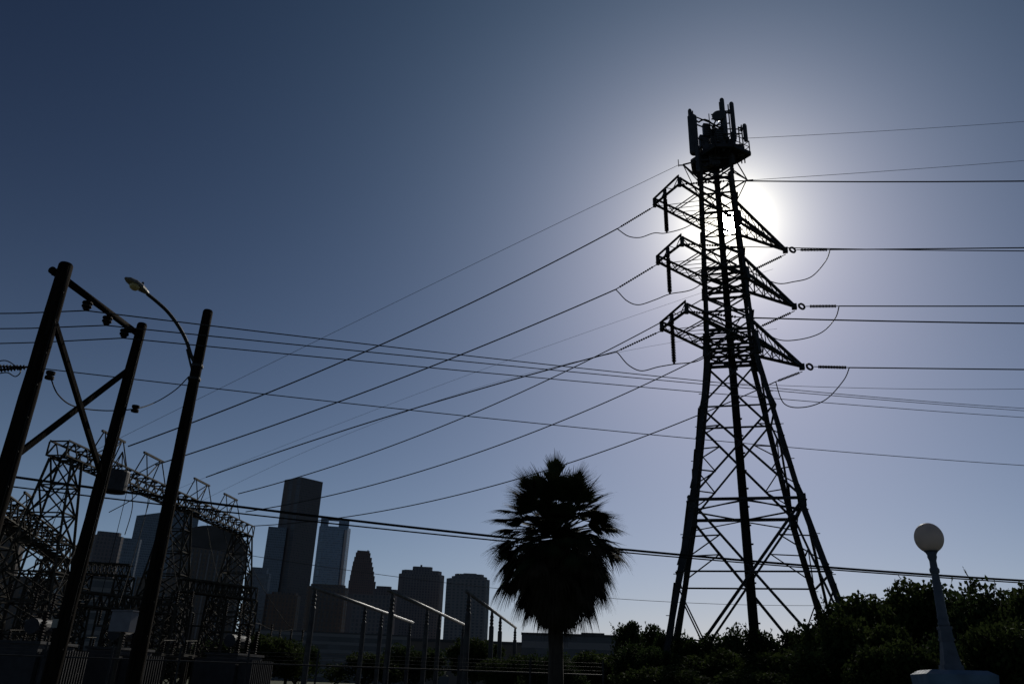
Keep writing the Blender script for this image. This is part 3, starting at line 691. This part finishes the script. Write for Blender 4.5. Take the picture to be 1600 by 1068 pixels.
for k, (px, py, D, z, lab) in enumerate(((30, 960, 60, 6.5, 'thin bus post with three insulators near the left edge, low in the yard'), (75, 975, 48, 5.2, 'thin bus post left of the second leaning pole'), (150, 965, 64, 6.4, 'thin bus post between the second leaning pole and the lamp pole'), (176, 985, 55, 5.0, 'short thin bus post beside the pale cabinet'), (272, 960, 58, 6.6, 'thin bus post right of the lamp pole'), (300, 975, 66, 5.8, 'thin bus post below the left half of the arched building'), (352, 965, 60, 6.2, 'thin bus post below the right half of the arched building'), (405, 985, 70, 5.5, 'thin bus post left of the bush in the yard'), (455, 990, 74, 5.4, 'thin bus post right of the bush in the yard'))):
    c = hd(px, py, D); g = empty('bus_post', (c.x, c.y, 0), lab, 'bus post', 'thin bus posts of the substation yard'); c = V((c.x, c.y, 0)); ux = V((cos(gy-pi/2), sin(gy-pi/2), 0))
    MB().rod(c, c+V((0, 0, z-.9)), .09, .08, 8).build('post', steel2, g); MB().bar(c-ux*1.1+V((0, 0, z-.9)), c+ux*1.1+V((0, 0, z-.9)), .12, .1).build('crossbar', steel2, g)
    for s_ in (-1, 0, 1): i_ = MB(); post_ins(i_, c+ux*s_+V((0, 0, z-.85)), .85, .10, 7); i_.build('insulator', porc, g)
ANCH = []
for o in list(col.objects):
    if o.name.split('.')[0] == 'bus_post': ANCH.append(V((o.location.x, o.location.y, {c_.name.split('.')[0]: max(v.co.z for v in c_.data.vertices) for c_ in col.objects if c_.parent == o and c_.type == 'MESH'}.get('insulator', 5))))
ANCH.sort(key=lambda p: atan2(p.x, p.y))
for k in range(len(ANCH)-1):
    o = MB().path(para(ANCH[k], ANCH[k+1], None, 12), .022, 5).build('bus_wire', rubber, None, ANCH[k], smooth=True)
    tag(o, 'thin dark bus wire strung between %s pair of thin bus posts, counted from the left' % ('first', 'second', 'third', 'fourth', 'fifth', 'sixth', 'seventh', 'eighth', 'ninth')[k], 'bus wire', 'thin bus wires of the substation yard')
for k, p in enumerate(ANCH):
    t_ = max(.03, min(.97, (k+.5)/len(ANCH))); q = lerp(g0, g1, t_)-V((0, 0, 1.0)); c_ = (p+q)/2+V((0, 0, -1.2))
    pts = [p*(1-t)**2+c_*2*t*(1-t)+q*t*t for t in [i/12 for i in range(13)]]
    o = MB().path(pts, .022, 5).build('dropper_wire', rubber, None, p, smooth=True)
    tag(o, 'slack dark wire rising from the %s thin bus post to the long gantry beam' % ('leftmost', 'second', 'third', 'fourth', 'fifth', 'sixth', 'seventh', 'eighth', 'rightmost')[k], 'dropper wire', 'slack wires between bus posts and gantry')
def transformer(c, yaw, lab):
    g = empty('power_transformer', (c.x, c.y, 0), lab, 'transformer'); ux = V((cos(yaw), sin(yaw), 0)); uy = V((-sin(yaw), cos(yaw), 0)); c = V((c.x, c.y, 0))
    m = MB(); m.box(c+V((0, 0, .3)), 3.2, 1.8, 2.4, yaw); m.box(c+V((0, 0, 2.71)), 3.4, 2.0, .12, yaw); m.box(c+V((0, 0, 0)), 3.6, 2.2, .29, yaw); m.build('tank', grey, g)
    for s_ in (-1, 1):
        m = MB()
        for k in range(12): m.box(c+ux*(-1.3+k*.24)+uy*s_*1.35+V((0, 0, .7)), .06, .8, 1.8, yaw)
        m.build('radiator', grey, g)
    m = MB(); m.rod(c-ux*1.0+V((0, 0, 3.5)), c+ux*1.0+V((0, 0, 3.5)), .35, .35, 14); m.bar(c+V((0, 0, 2.8)), c+V((0, 0, 3.3)), .2); m.build('conservator', grey, g)
    for k in range(3):
        i_ = MB(); post_ins(i_, c+ux*(-1.1+k*1.1)-uy*.6+V((0, 0, 2.83)), 1.3, .16, 10); i_.build('bushing', porc, g)
transformer(hd(192, 1000, 50), gy, 'grey transformer tank with radiators between the second pole and the lamp pole')
transformer(hd(60, 1010, 46), gy+.1, 'grey transformer tank at the bottom left, left of the second pole')
transformer(hd(370, 1010, 52), gy-.05, 'grey transformer tank under the right end of the long gantry')
cab = hd(195, 970, 42); g = empty('control_cabinet', (cab.x, cab.y, 0), 'pale grey box cabinet on a post left of the lamp pole', 'cabinet')
m = MB(); m.box((cab.x, cab.y, cab.z-.45), 1.05, .6, .85, -.25); m.box((cab.x, cab.y, cab.z+.41), 1.15, .7, .06, -.25); m.build('housing', mat('pale_grey_paint', (.15, .15, .17), .5, .15, 3.), g); MB().rod((cab.x, cab.y, 0), (cab.x, cab.y, cab.z-.45), .09).build('post', steel2, g)
# chain link fence in front of the yard
F0 = V((-30, 36, 0)); F1 = V((4, 33.5, 0)); fe = empty('rail_fence', F0, 'dark fence of thin posts and rails along the bottom left, before the substation', 'fence')
m = MB(); m.rod(F0+V((0, 0, 2.15)), F1+V((0, 0, 2.15)), .03); m.rod(F0+V((0, 0, .1)), F1+V((0, 0, .1)), .02)
for k in range(3): m.rod(F0+V((0, 0, 2.3+k*.14)), F1+V((0, 0, 2.3+k*.14)), .008)
m.build('rail', steel, fe)
for k in range(13):
    p = lerp(F0, F1, k/12); MB().rod(p, p+V((0, 0, 2.7)), .04).build('post', steel, fe)
# ------------------------------------------------------------------ skyline
def bld_c(pxl, pxr, py, D):
    a, b = hd(pxl, py, D), hd(pxr, py, D); c = (a+b)/2; return V((c.x, c.y, 0)), hypot(a.x-b.x, a.y-b.y), c.z
def boxm(c, sx, sy, z0, z1, yaw): return MB().box((c.x, c.y, z0), sx, sy, z1-z0, yaw)
view_yaw = lambda c: atan2(c.y, c.x)-pi/2
fdark = facade('dark_granite_facade', (.11, .095, .095), (.055, .06, .08), 4.2, 3.9, .5)
fblue = facade('blue_glass_facade', (.17, .23, .31), (.15, .25, .38), 3.0, 4.0, .85, .12, .8)
fslate = facade('slate_blue_facade', (.13, .16, .20), (.09, .12, .17), 3.4, 3.9, .7, .25, .6)
fbrown = facade('brown_stone_facade', (.12, .095, .08), (.04, .04, .05), 5., 4.2, .45)
fgrey = facade('grey_stone_facade', (.15, .13, .135), (.06, .065, .08), 4.6, 3.8, .5)
fpale = facade('pale_stone_facade', (.18, .17, .175), (.07, .08, .1), 6.0, 4.0, .5)
fbrick = facade('red_stone_facade', (.13, .09, .085), (.05, .05, .06), 4.0, 4.0, .5)
flow = facade('low_concrete_facade', (.17, .16, .16), (.05, .05, .06), 7., 3.6, .6, band=True)
roofm = mat('dark_roof', (.07, .065, .065), .9, .3, .05)
def building(name, lab, c): return empty(name, c, lab, 'building')
# tallest tower: pentagonal plan with bevelled near corner
c, W, H = bld_c(444.5, 505, 750, 1400); a = view_yaw(c); g = building('skyscraper', 'tallest dark skyscraper of the skyline with a lower shoulder on its left', c)
ex = V((cos(a), sin(a), 0)); ey = V((-sin(a), cos(a), 0)); k_ = W/2
foot = [c-ex*k_+ey*10, c-ex*k_*.15-ey*k_*.75, c+ex*k_-ey*0, c+ex*k_*.9+ey*k_*1.2, c-ex*k_*.9+ey*k_*1.2]
MB().prism(foot, [p+V((0, 0, H)) for p in foot]).build('tower_shaft', fdark, g)
sh = bld_c(421, 447, 826, 1405); MB().box((sh[0].x, sh[0].y, 0), sh[1]*1.1, 40, sh[2], a).build('shoulder', fslate, g)
# glass tower with open crown
c, W, H = bld_c(499, 548, 826, 1550); a = view_yaw(c); ex = V((cos(a), sin(a), 0)); ey = V((-sin(a), cos(a), 0)); g = building('skyscraper', 'blue glass skyscraper with a notched open crown beside the tallest tower', c)
m = MB(); kk = W/2; foot = [c+ex*x*kk+ey*y*kk for x, y in ((-1, -.7), (-.7, -1), (.55, -1), (.8, -.85), (1, -.4), (1, 1), (-1, 1))]; m.prism(foot, [p+V((0, 0, H)) for p in foot]); m.build('tower_shaft', fblue, g)
for (x0, x1, yt) in ((-.95, -.45, 812), (.2, .85, 813)):
    z = hd(520, yt, 1550).z; cc = c+ex*(x0+x1)/2*kk-ey*.4*kk; MB().box((cc.x, cc.y, H), (x1-x0)*kk, kk, z-H, a).build('crown_block', fblue, g)
zt = hd(520, 812, 1550).z; cc = c-ey*.86*kk; MB().box((cc.x, cc.y, zt-6), 1.7*kk, 2, 5, a).build('crown_beam', fslate, g)
cc = c+ex*.70*kk-ey*.98*kk; MB().box((cc.x, cc.y, 0), 4, 4, H*.98, a).build('corner_fin', mat('pale_metal_fin', (.4, .38, .38), .4, .1, .1), g)
# gabled stepped tower
c, W, H = bld_c(544, 587, 905, 1450); a = view_yaw(c); ex = V((cos(a), sin(a), 0)); g = building('skyscraper', 'red brown skyscraper with a stepped gable top right of the glass tower', c)
steps = [(545, 587, 909), (547, 585.5, 900), (548.5, 584.5, 893), (550, 583.5, 886), (551.5, 582, 879), (553.5, 581, 872), (556, 579, 865), (558, 577.5, 862)]; z0 = 0
for x0, x1, y in steps:
    cc, w_, h_ = bld_c(x0, x1, y, 1450); MB().box((cc.x, cc.y, z0), w_, max(14, 40-(z0 > 0)*w_*.2), h_-z0, a).build('tier', fbrick, g); z0 = h_
for x0, x1, y in ((560, 561, 860), (574, 576, 860)):
    cc, w_, h_ = bld_c(x0, x1, y, 1450); MB().box((cc.x, cc.y, z0), w_, 4, h_-z0+1, a).build('finial', fbrick, g)
def tiers(lab, D, lst, fm, depth=.7, cham=.18, name='high_rise', extra=None):
    cc, w_, h_ = bld_c(*lst[0][:2], lst[0][2], D); a = view_yaw(cc); g = building(name, lab, cc); z0 = 0; ex = V((cos(a), sin(a), 0)); ey = V((-sin(a), cos(a), 0)); W0 = w_
    for i, (x0, x1, y) in enumerate(lst):
        cc, w_, h_ = bld_c(x0, x1, y, D); k_ = w_/2; dk = W0*depth/2*(w_/W0); c2 = cc+ey*(W0*depth/2*.0)
        ft = [c2+ex*x*k_+ey*y_*dk for x, y_ in ((-1, -1+cham*2), (-1+cham, -1), (1-cham, -1), (1, -1+cham*2), (1, 1), (-1, 1))]
        MB().prism([p+V((0, 0, z0)) for p in ft], [V((p.x, p.y, h_)) for p in ft]).build('tier', fm, g); z0 = h_
    if extra:
        x0, x1, y = extra; cc, w_, h_ = bld_c(x0, x1, y, D); MB().box((cc.x, cc.y, z0), w_, 3, h_-z0, a).build('rooftop_mast', roofm, g)
    return g
tiers('lower flat topped brown building tucked between the stepped tower and the wide grey tower', 1300, [(583, 622, 921), (588, 612, 916)], fgrey)
tiers('wide dark grey tower with a raised centre block and a tiny rooftop crane', 1250, [(623.5, 694, 899), (628, 690, 893), (645, 676, 886)], fgrey, extra=(657, 660, 882))
tiers('brown grey tower with a rounded stepped top just left of the palm', 1180, [(698, 765, 906), (706, 761, 902), (711, 756, 898), (724, 745, 896)], fpale)
tiers('brown mid rise block at the foot of the blue glass skyscraper', 900, [(480, 545, 918), (486, 540, 914)], fbrown)
tiers('dim grey mid rise block behind the leftmost pipe frame', 850, [(545, 616, 930)], fgrey)
tiers('brown lower block at the foot of the tallest skyscraper', 1000, [(415, 470, 900+30), (425, 466, 926)], fbrown)
tiers('dark blue low building between the lattice gantry and the tallest skyscraper', 1000, [(386, 424, 896), (392, 420, 887)], fslate)
tiers('grey brown flat roofed block between the second pole and the lamp pole', 950, [(147, 194, 838), (152, 190, 832)], fgrey)
tiers('narrow slate blue block left of the lamp pole, behind the flat roofed block', 1200, [(192, 222, 842)], fslate)
tiers('dark block at the left edge behind the lattice towers', 800, [(-60, 46, 826), (-20, 40, 812)], fbrown)
tiers('broad dark block behind the lowest left part of the substation', 600, [(-60, 130, 905)], fbrown)
tiers('dark mid rise block behind the lamp pole', 700, [(214, 300, 905)], fbrown)
# slab with sloping roof
c, W, H = bld_c(214, 311, 806, 1500); a = view_yaw(c); ex = V((cos(a), sin(a), 0)); ey = V((-sin(a), cos(a), 0)); g = building('high_rise', 'slate blue slab with a sloping roofline behind the lamp pole', c)
zl, zr = hd(214, 808, 1500).z, hd(311, 795, 1500).z; f = [c-ex*W/2-ey*20, c+ex*W/2-ey*20, c+ex*W/2+ey*30, c-ex*W/2+ey*30]
MB().prism(f, [V((f[0].x, f[0].y, zl)), V((f[1].x, f[1].y, zr)), V((f[2].x, f[2].y, zr)), V((f[3].x, f[3].y, zl))]).build('slab', fslate, g)
# barrel-roofed building
c, W, H = bld_c(266, 384, 862, 900); a = view_yaw(c)+.05; ex = V((cos(a), sin(a), 0)); ey = V((-sin(a), cos(a), 0)); g = building('arched_building', 'broad brown building with a rounded barrel roof behind the lattice gantry', c)
MB().box(c, W, 50, H, a).build('block', fbrown, g); m = MB(); zr = hd(315, 825, 900).z-H
arc = [c+ex*(W/2*cos(t))+V((0, 0, H+zr*sin(t))) for t in [pi*i/20 for i in range(21)]]; m.prism([p-ey*25 for p in arc], [p+ey*25 for p in arc]); m.build('barrel_roof', roofm, g)
for k in range(9):
    p = c+ex*(-W/2+W*(k+.5)/9)-ey*25.3; MB().box((p.x, p.y, 0), 1.4, .8, H*.96, a).build('pilaster', fpale, g)
# low buildings
def lowb(lab, pxl, pxr, py, D, dep, fm, units=(), yaw=0):
    c, W, H = bld_c(pxl, pxr, py, D); a = view_yaw(c)+yaw; g = building('low_building', lab, c); c2 = c+V((-sin(a), cos(a), 0))*dep/2; MB().box(c2, W, dep, H, a).build('block', fm, g)
    ex = V((cos(a), sin(a), 0)); MB().box((c2.x, c2.y, H), W*1.01, dep*1.01, .5, a).build('parapet', roofm, g)
    for (x0, x1, y) in units:
        cc, w_, h_ = bld_c(x0, x1, y, D+dep*.3); MB().box((cc.x, cc.y, H), w_, 3, max(.6, h_-H), a).build('rooftop_unit', roofm, g)
lowb('long low flat building right of the palm with rooftop units', 815, 965, 993, 190, 30, flow, ((826, 829, 990), (838, 840, 989), (862, 890, 990.5), (908, 944, 988.5), (893, 895, 987)))
lowb('long pale low building along the feet of the skyscrapers, behind the pipe frames', 384, 640, 988, 420, 40, flow)
lowb('low sloping roofed building behind the two leaning poles', 92, 206, 903, 330, 40, flow, (), .05)
lowb('low dark shed behind the rightmost pipe frame', 640, 815, 1004, 150, 18, fbrown)
# ------------------------------------------------------------------ vegetation
def crown_mesh(seed, rx, ry, rz, nleaf, size, lobes=16, spiky=False):
    r = random.Random(seed); m = MB(); L_ = []
    for k in range(lobes):
        th = r.uniform(0, 2*pi); ph = r.uniform(-.35, 1.2); q = r.uniform(.45, .78)
        L_.append((V((rx*q*cos(th)*cos(ph), ry*q*sin(th)*cos(ph), rz*q*sin(ph))), r.uniform(.26, .46)))
    L_.append((V((0, 0, 0)), .62))
    for k in range(nleaf):
        c, s_ = L_[r.randrange(len(L_))]; d = V((r.gauss(0, 1), r.gauss(0, 1), r.gauss(0, 1))).normalized()
        rad = r.random()**.45*s_*(1+.18*sin(d.x*7+seed)*sin(d.z*6))
        p = c+V((d.x*rx, d.y*ry, d.z*rz))*rad
        if r.random() < (.06 if spiky else .025): p += d*r.uniform(.1, .35)*size*2
        t = V((r.gauss(0, 1), r.gauss(0, 1), r.gauss(0, .7))).normalized(); n = t.cross(V((r.gauss(0, 1), r.gauss(0, 1), r.gauss(0, 1)))).normalized()
        s2 = size*r.uniform(.6, 1.4); u = t*s2; w_ = n*s2*.42
        m.quad(p-u*.5, p+w_, p+u*.6, p-w_)
    for k in range(45 if spiky else 25):                          # leafy sprigs breaking the outline
        c, s_ = L_[r.randrange(len(L_))]; d = V((r.gauss(0, 1), r.gauss(0, 1), abs(r.gauss(.5, .8)))).normalized()
        p = c+V((d.x*rx, d.y*ry, d.z*rz))*s_*.85; d2 = (d+V((r.gauss(0, .3), r.gauss(0, .3), .5))).normalized(); ln = size*r.uniform(1.5, 3.6)
        m.bar(p-d2*.2, p+d2*ln, size*.05)
        for j in range(9):
            q = p+d2*ln*(j+1)/9; t = (d2+V((r.gauss(0, .8), r.gauss(0, .8), r.gauss(0, .8)))).normalized(); n = t.cross(V((r.gauss(0, 1), r.gauss(0, 1), r.gauss(0, 1)))).normalized()
            u = t*size*r.uniform(.7, 1.1)*(1-.04*j); m.quad(q, q+u*.5+n*size*.22, q+u, q+u*.5-n*size*.22)
    return m
def make_tree(name, lab, cat, loc, seed, R, H, nleaf, size, lm, group=None, spiky=False, trunkh=.35):
    g = empty(name, loc, lab, cat, group); r = random.Random(seed)
    c = crown_mesh(seed, R, R, H*.42, nleaf, size, spiky=spiky); cz = H*.56
    c.v = [v+V(loc)+V((0, 0, cz)) for v in c.v]; c.build('crown', lm, g)
    m = MB(); base = V(loc)
    m.path([base-V((0, 0, .2)), base+V((.05, 0, H*.2)), base+V((-.08, .05, H*.42)), base+V((.05, 0, H*.6))], 0, 8, [H*.035, H*.028, H*.022, H*.012])
    for k in range(7):
        a_ = k*2*pi/7+r.uniform(-.3, .3); b = base+V((0, 0, H*r.uniform(.22, .42))); e = base+V((cos(a_)*R*.65, sin(a_)*R*.65, H*r.uniform(.5, .78))); mm = (b+e)/2+V((0, 0, -.08*H*0)); m.path([b, mm+V((r.uniform(-.2, .2), 0, .1)), e], 0, 6, [H*.016, H*.01, H*.004])
    m.build('trunk', bark, g); return g
protos = []
def place(pi_, loc, s, rz, lab, group=None):
    src = protos[pi_]
    if not src.get('_used'): o = src; src['_used'] = 1
    else: o = copy_tree(src)
    o.location = loc; o.scale = s; o.rotation_euler = (0, 0, rz); o['label'] = lab
    if group: o['group'] = group
    return o
for i in range(4):
    protos.append(make_tree('leafy_tree', 'leafy tree', 'tree', V((0, 0, 0)), 20+i, 3.0, 6.0, 15000, .20, leafA, None, i % 2 == 0))
for i in range(3):
    protos.append(make_tree('dense_shrub', 'dense shrub', 'shrub', V((0, 0, 0)), 40+i, 2.6, 4.6, 17000, .15, leafB if i != 1 else leafA, None, True))
def tree_at(px, pytop, D, wpx, pi_, lab, rz=None, group=None):
    t = hd(px, pytop, D); H = t.z; W = wpx/FPX*D*1.05
    hm = 6.0 if pi_ < 4 else 4.6; Rm = 3.0 if pi_ < 4 else 2.6
    sx = W/2/Rm*1.1; place(pi_, (t.x, t.y, 0), (sx, sx, H/hm*1.02), rz if rz is not None else random.uniform(0, 6), lab, group)
gm = 'dark trees in a row in front of the pylon feet'
tree_at(996, 966, 60, 70, 0, 'round topped dark tree left of the pylon, between the palm and its left leg', 1.0, gm)
tree_at(1052, 979, 55, 60, 1, 'small dark tree at the foot of the left pylon leg', 2.0, gm)
tree_at(1095, 990, 47, 95, 2, 'low dark tree between the left and middle pylon legs', 3.0, gm)
tree_at(1160, 975, 46, 80, 3, 'dark tree covering the foot of the middle pylon column', .5, gm)
tree_at(1222, 980, 46, 90, 0, 'dark tree between the middle and right pylon legs', 4.0, gm)
tree_at(1275, 966, 44, 90, 1, 'dark tree covering the feet of the right pylon legs', 5.0, gm)
tree_at(935, 1008, 45, 110, 4, 'low bush under the long flat building right of the palm trunk', 1.0)
tree_at(1010, 1003, 42, 110, 5, 'low bush in front of the tree left of the pylon', 2.2)
tree_at(1120, 1012, 40, 130, 6, 'low bush in front of the middle pylon column', 3.2)
tree_at(1235, 1005, 36, 140, 4, 'low bush below the right pylon legs', 2.7)
tree_at(860, 1015, 40, 90, 5, 'low bush around the foot of the palm', 0.7)
tree_at(1175, 1035, 28, 150, 4, 'front low bush at the bottom centre right', .3)
tree_at(1040, 1035, 30, 160, 6, 'front low bush at the bottom below the left pylon leg', 5.3)
tree_at(1300, 1010, 26, 150, 5, 'front bush at the bottom just right of the pylon', 2.9)
gb = 'large bushes behind the globe lamp'
tree_at(1350, 912, 34, 150, 4, 'large bush with spiky top hiding the foot of the rightmost pylon leg', 1.5, gb)
tree_at(1415, 903, 36, 150, 6, 'large bush just left of the globe lamp post', 2.5, gb)
tree_at(1475, 914, 37, 140, 5, 'large dark bush directly behind the globe lamp post', 3.5, gb)
tree_at(1540, 912, 33, 130, 2, 'large dark tree right of the globe lamp post', .2, gb)
tree_at(1592, 888, 31, 130, 4, 'large spiky topped bush at the right edge of the frame', 4.4, gb)
tree_at(1330, 955, 27, 130, 6, 'mid height bush in front of the large bush with the spiky top', .9, gb)
tree_at(1410, 985, 24, 130, 4, 'lower bush left of the painted pillar', 1.9, gb)
tree_at(1570, 960, 24, 150, 6, 'lower bush right of the painted pillar', 5.1, gb)
tree_at(1500, 990, 26, 120, 5, 'lower bush hidden mostly behind the painted pillar and lamp pedestal', 2.1, gb)
tree_at(1670, 885, 32, 150, 6, 'large bush just past the right edge of the frame', 2.4)
tree_at(425, 982, 62, 95, 4, 'bush in the substation yard left of the pipe frames', 1.1)
tree_at(470, 1000, 66, 60, 5, 'small bush next to the leftmost post of the pipe frames', 4.0)
tree_at(745, 993, 70, 90, 6, 'dark bush behind the rightmost pipe frame', 2.0)
tree_at(650, 1006, 75, 100, 5, 'low bush behind the middle pipe frame', 3.3)
tree_at(575, 1012, 72, 90, 4, 'low bush behind the leftmost pipe frame', .4)
tree_at(350, 1000, 70, 110, 2, 'dark tree behind the transformer at the end of the long gantry', 5.5)
tree_at(800, 1020, 48, 90, 6, 'low bush just left of the palm foot', 3.9)
tree_at(280, 1010, 75, 110, 0, 'dark low tree behind the switch stand right of the lamp pole', 2.2)
for p_ in protos:
    if '_used' in p_: pass
for o in list(col.objects):
    if '_used' in o: del o['_used']
# ------------------------------------------------------------------ palm
PD = 30.0; pt = hd(870, 842, PD); PC = V((pt.x, pt.y, 0)); pa = empty('fan_palm', PC, 'tall fan palm with a round shaggy crown and hanging dead fronds', 'palm tree')
zc = hd(866, 842, PD).z                                   # growing point
m = MB(); r = random.Random(2)
m.path([PC+V((r.uniform(-.02, .02), 0, zc*i/14)) for i in range(15)], 0, 14, [.30-.07*i/14+r.uniform(-.012, .012) for i in range(15)]); m.build('trunk', bark, pa)
def fan(m, o, dirv, pl, R, nseg, droop, spread, r, roll=0., hang=.0):
    """one costapalmate leaf: petiole from o along dirv, then a fan of narrow drooping segments"""
    d = dirv.normalized(); side = d.cross(V((0, 0, 1)))
    side = V((1, 0, 0)) if side.length < .05 else side.normalized()
    nrm = side.cross(d).normalized()
    side2 = (side*cos(roll)+nrm*sin(roll)); pl *= 1.06; R *= 1.08; pts = [o+d*pl*t-V((0, 0, droop*.25*pl*t*t)) for t in (0, .35, .7, 1)]
    m.path(pts, 0, 4, [.035, .028, .022, .015]); h = pts[-1]; d2 = (pts[-1]-pts[-2]).normalized()
    for k in range(nseg):
        a_ = (k/(nseg-1)-.5)*2*spread; dd = (d2*cos(a_)+side2*sin(a_)).normalized(); ln = R*(1-.30*abs(a_)/spread)*r.uniform(.85, 1.1); wv = dd.cross(nrm).normalized()
        prev = None; p = h.copy(); cd_ = dd.copy(); n = 4
        for j in range(n+1):
            t = j/n; w_ = .042*(1-t*.92)*(1+.7*sin(pi*min(1, t*1.3)))
            a1, a2 = p-wv*w_, p+wv*w_
            if prev: m.quad(prev[0], prev[1], a2, a1)
            prev = (a1, a2); cd_ = (cd_+V((0, 0, -1))*(droop*(.10+.30*t)+hang*.3)).normalized(); p = p+cd_*ln/n
gm_, dm_ = MB(), MB(); O = PC+V((0, 0, zc))
ga = pi*(3-sqrt(5))
for k in range(84):
    el = radians(66-k*1.05+r.uniform(-9, 9)); az = k*ga+r.uniform(-.2, .2); up_el = 1-k/84
    d = V((cos(az)*cos(el), sin(az)*cos(el), sin(el)))
    pl_ = (1.15+.55*cos(el))*r.uniform(.72, 1.08) if el < .9 else r.uniform(1.15, 1.75)
    fan(gm_, O+V((0, 0, .35*up_el)), d, pl_, 1.12*r.uniform(.9, 1.12), 30, .35+.55*(1-up_el), radians(62), r, r.uniform(-.7, .7))
fan(gm_, O+V((0, 0, .3)), hd(800, 795, PD-.3)-O, 1.7, 1.0, 28, .7, 1.0, r, .2)
for k in range(190):
    t = k/190; el = radians(12-76*t+r.uniform(-10, 10)); az = k*ga+r.uniform(-.3, .3)
    d = V((cos(az)*cos(el), sin(az)*cos(el), sin(el)))
    fan(dm_, O-V((0, 0, .15+1.15*t)), d, (1.95-1.25*t)*r.uniform(.35, 1.05), 1.35*r.uniform(.8, 1.12), 26, 1.0, radians(56-16*t), r, r.uniform(-.8, .8), .30)
for (x_, y_, dD, sp_) in ((868, 700, 0, 34), (861, 715, .5, 30), (812, 722, -.6, 50), (795, 742, .5, 52), (838, 742, 1.2, 50), (910, 717, -.5, 48), (932, 734, .6, 50), (885, 742, 1.3, 48), (948, 768, 0, 56), (792, 770, .9, 52), (962, 790, -.6, 56), (778, 800, -.2, 56), (975, 835, .4, 56), (766, 850, .5, 56), (850, 760, -1.3, 60), (884, 765, -1.4, 60)):
    tg = hd(x_, y_, PD+dD)-O; ln_ = tg.length; fan(gm_, O, tg, max(.5, ln_-1.0)/1.06, 1.05, 24, .30, radians(sp_), r, r.uniform(-.3, .3))
for k in range(22):
    el = radians(r.uniform(-10, 75)); az = r.uniform(0, 2*pi); d = V((cos(az)*cos(el), sin(az)*cos(el), sin(el)))
    fan(gm_, O, d, r.uniform(.25, .8), 1.1*r.uniform(.8, 1.1), 26, .5, radians(60), r, r.uniform(-.7, .7))
gm_.build('crown', palmg, pa); dm_.build('dead_frond_skirt', palmd, pa)
# ------------------------------------------------------------------ globe lamp on pillar
LB = hd(1487, 1046, 10.6); lt = hd(1451, 862, 10.6); zb = LB.z; sc_ = .0
pyaw = radians(-12)
pil = empty('painted_pillar', (LB.x, LB.y, 0), 'square pale blue painted pillar with a cap at the bottom right', 'pillar')
PW = .60
MB().box((LB.x, LB.y, 0), PW, PW, zb-.16, pyaw).build('shaft', bluew, pil)
m = MB(); q = lambda s_, z: [V((LB.x, LB.y, z))+Matrix.Rotation(pyaw, 3, 'Z')@V((x*s_/2, y*s_/2, 0)) for x, y in ((-1, -1), (1, -1), (1, 1), (-1, 1))]
m.prism(q(PW+.08, zb-.158), q(PW+.10, zb-.05)); m.prism(q(PW+.10, zb-.05), q(PW-.05, zb-.005), False); m.build('cap', bluew, pil)
lamp = empty('globe_street_lamp', (LB.x, LB.y, zb), 'ornamental lamp post with one round pale globe, standing on the painted pillar', 'street lamp')
lean = V((lt.x-LB.x, lt.y-LB.y, 0)); Hh = lt.z-zb; print('LAMP', Hh, lean)
lean = V((0, 0, 0)); top = V((LB.x, LB.y, lt.z))
m = MB(); m.prism(q(.20, zb), q(.20, zb+.05)); m.prism(q(.175, zb+.05), q(.115, zb+.30)); m.prism(q(.135, zb+.30), q(.135, zb+.33)); m.prism(q(.12, zb+.33), q(.115, zb+.42)); m.prism(q(.13, zb+.42), q(.13, zb+.45)); m.build('pedestal', postp, lamp)
z0 = zb+.45; hs = lt.z-z0
prof = [(.058, 0), (.064, .03), (.054, .06), (.060, .10), (.053, .13), (.051, .3), (.040, hs*.68), (.039, hs*.70), (.052, hs*.72), (.054, hs*.76), (.040, hs*.79), (.038, hs*.88), (.052, hs*.93), (.050, hs*.96), (.066, hs)]
MB().lathe(prof, (LB.x, LB.y, z0), n=20).build('post', postp, lamp, smooth=True)
gr = .158; gc = V((LB.x, LB.y, lt.z+gr*1.02)); m = MB()
MB().lathe([(.065, 0), (.082, .02), (.078, .04)], (LB.x, LB.y, lt.z-.005), n=20).build('globe_holder', postp, lamp, smooth=True)
gm2 = mat('frosted_globe', (.66, .58, .52), .5, .10, 5., 0, trans=.38)
m.lathe([(gr*sin(t), -gr*1.09*cos(t)) for t in [pi*i/28 for i in range(29)]], gc, n=36); m.build('globe', gm2, lamp, smooth=True)
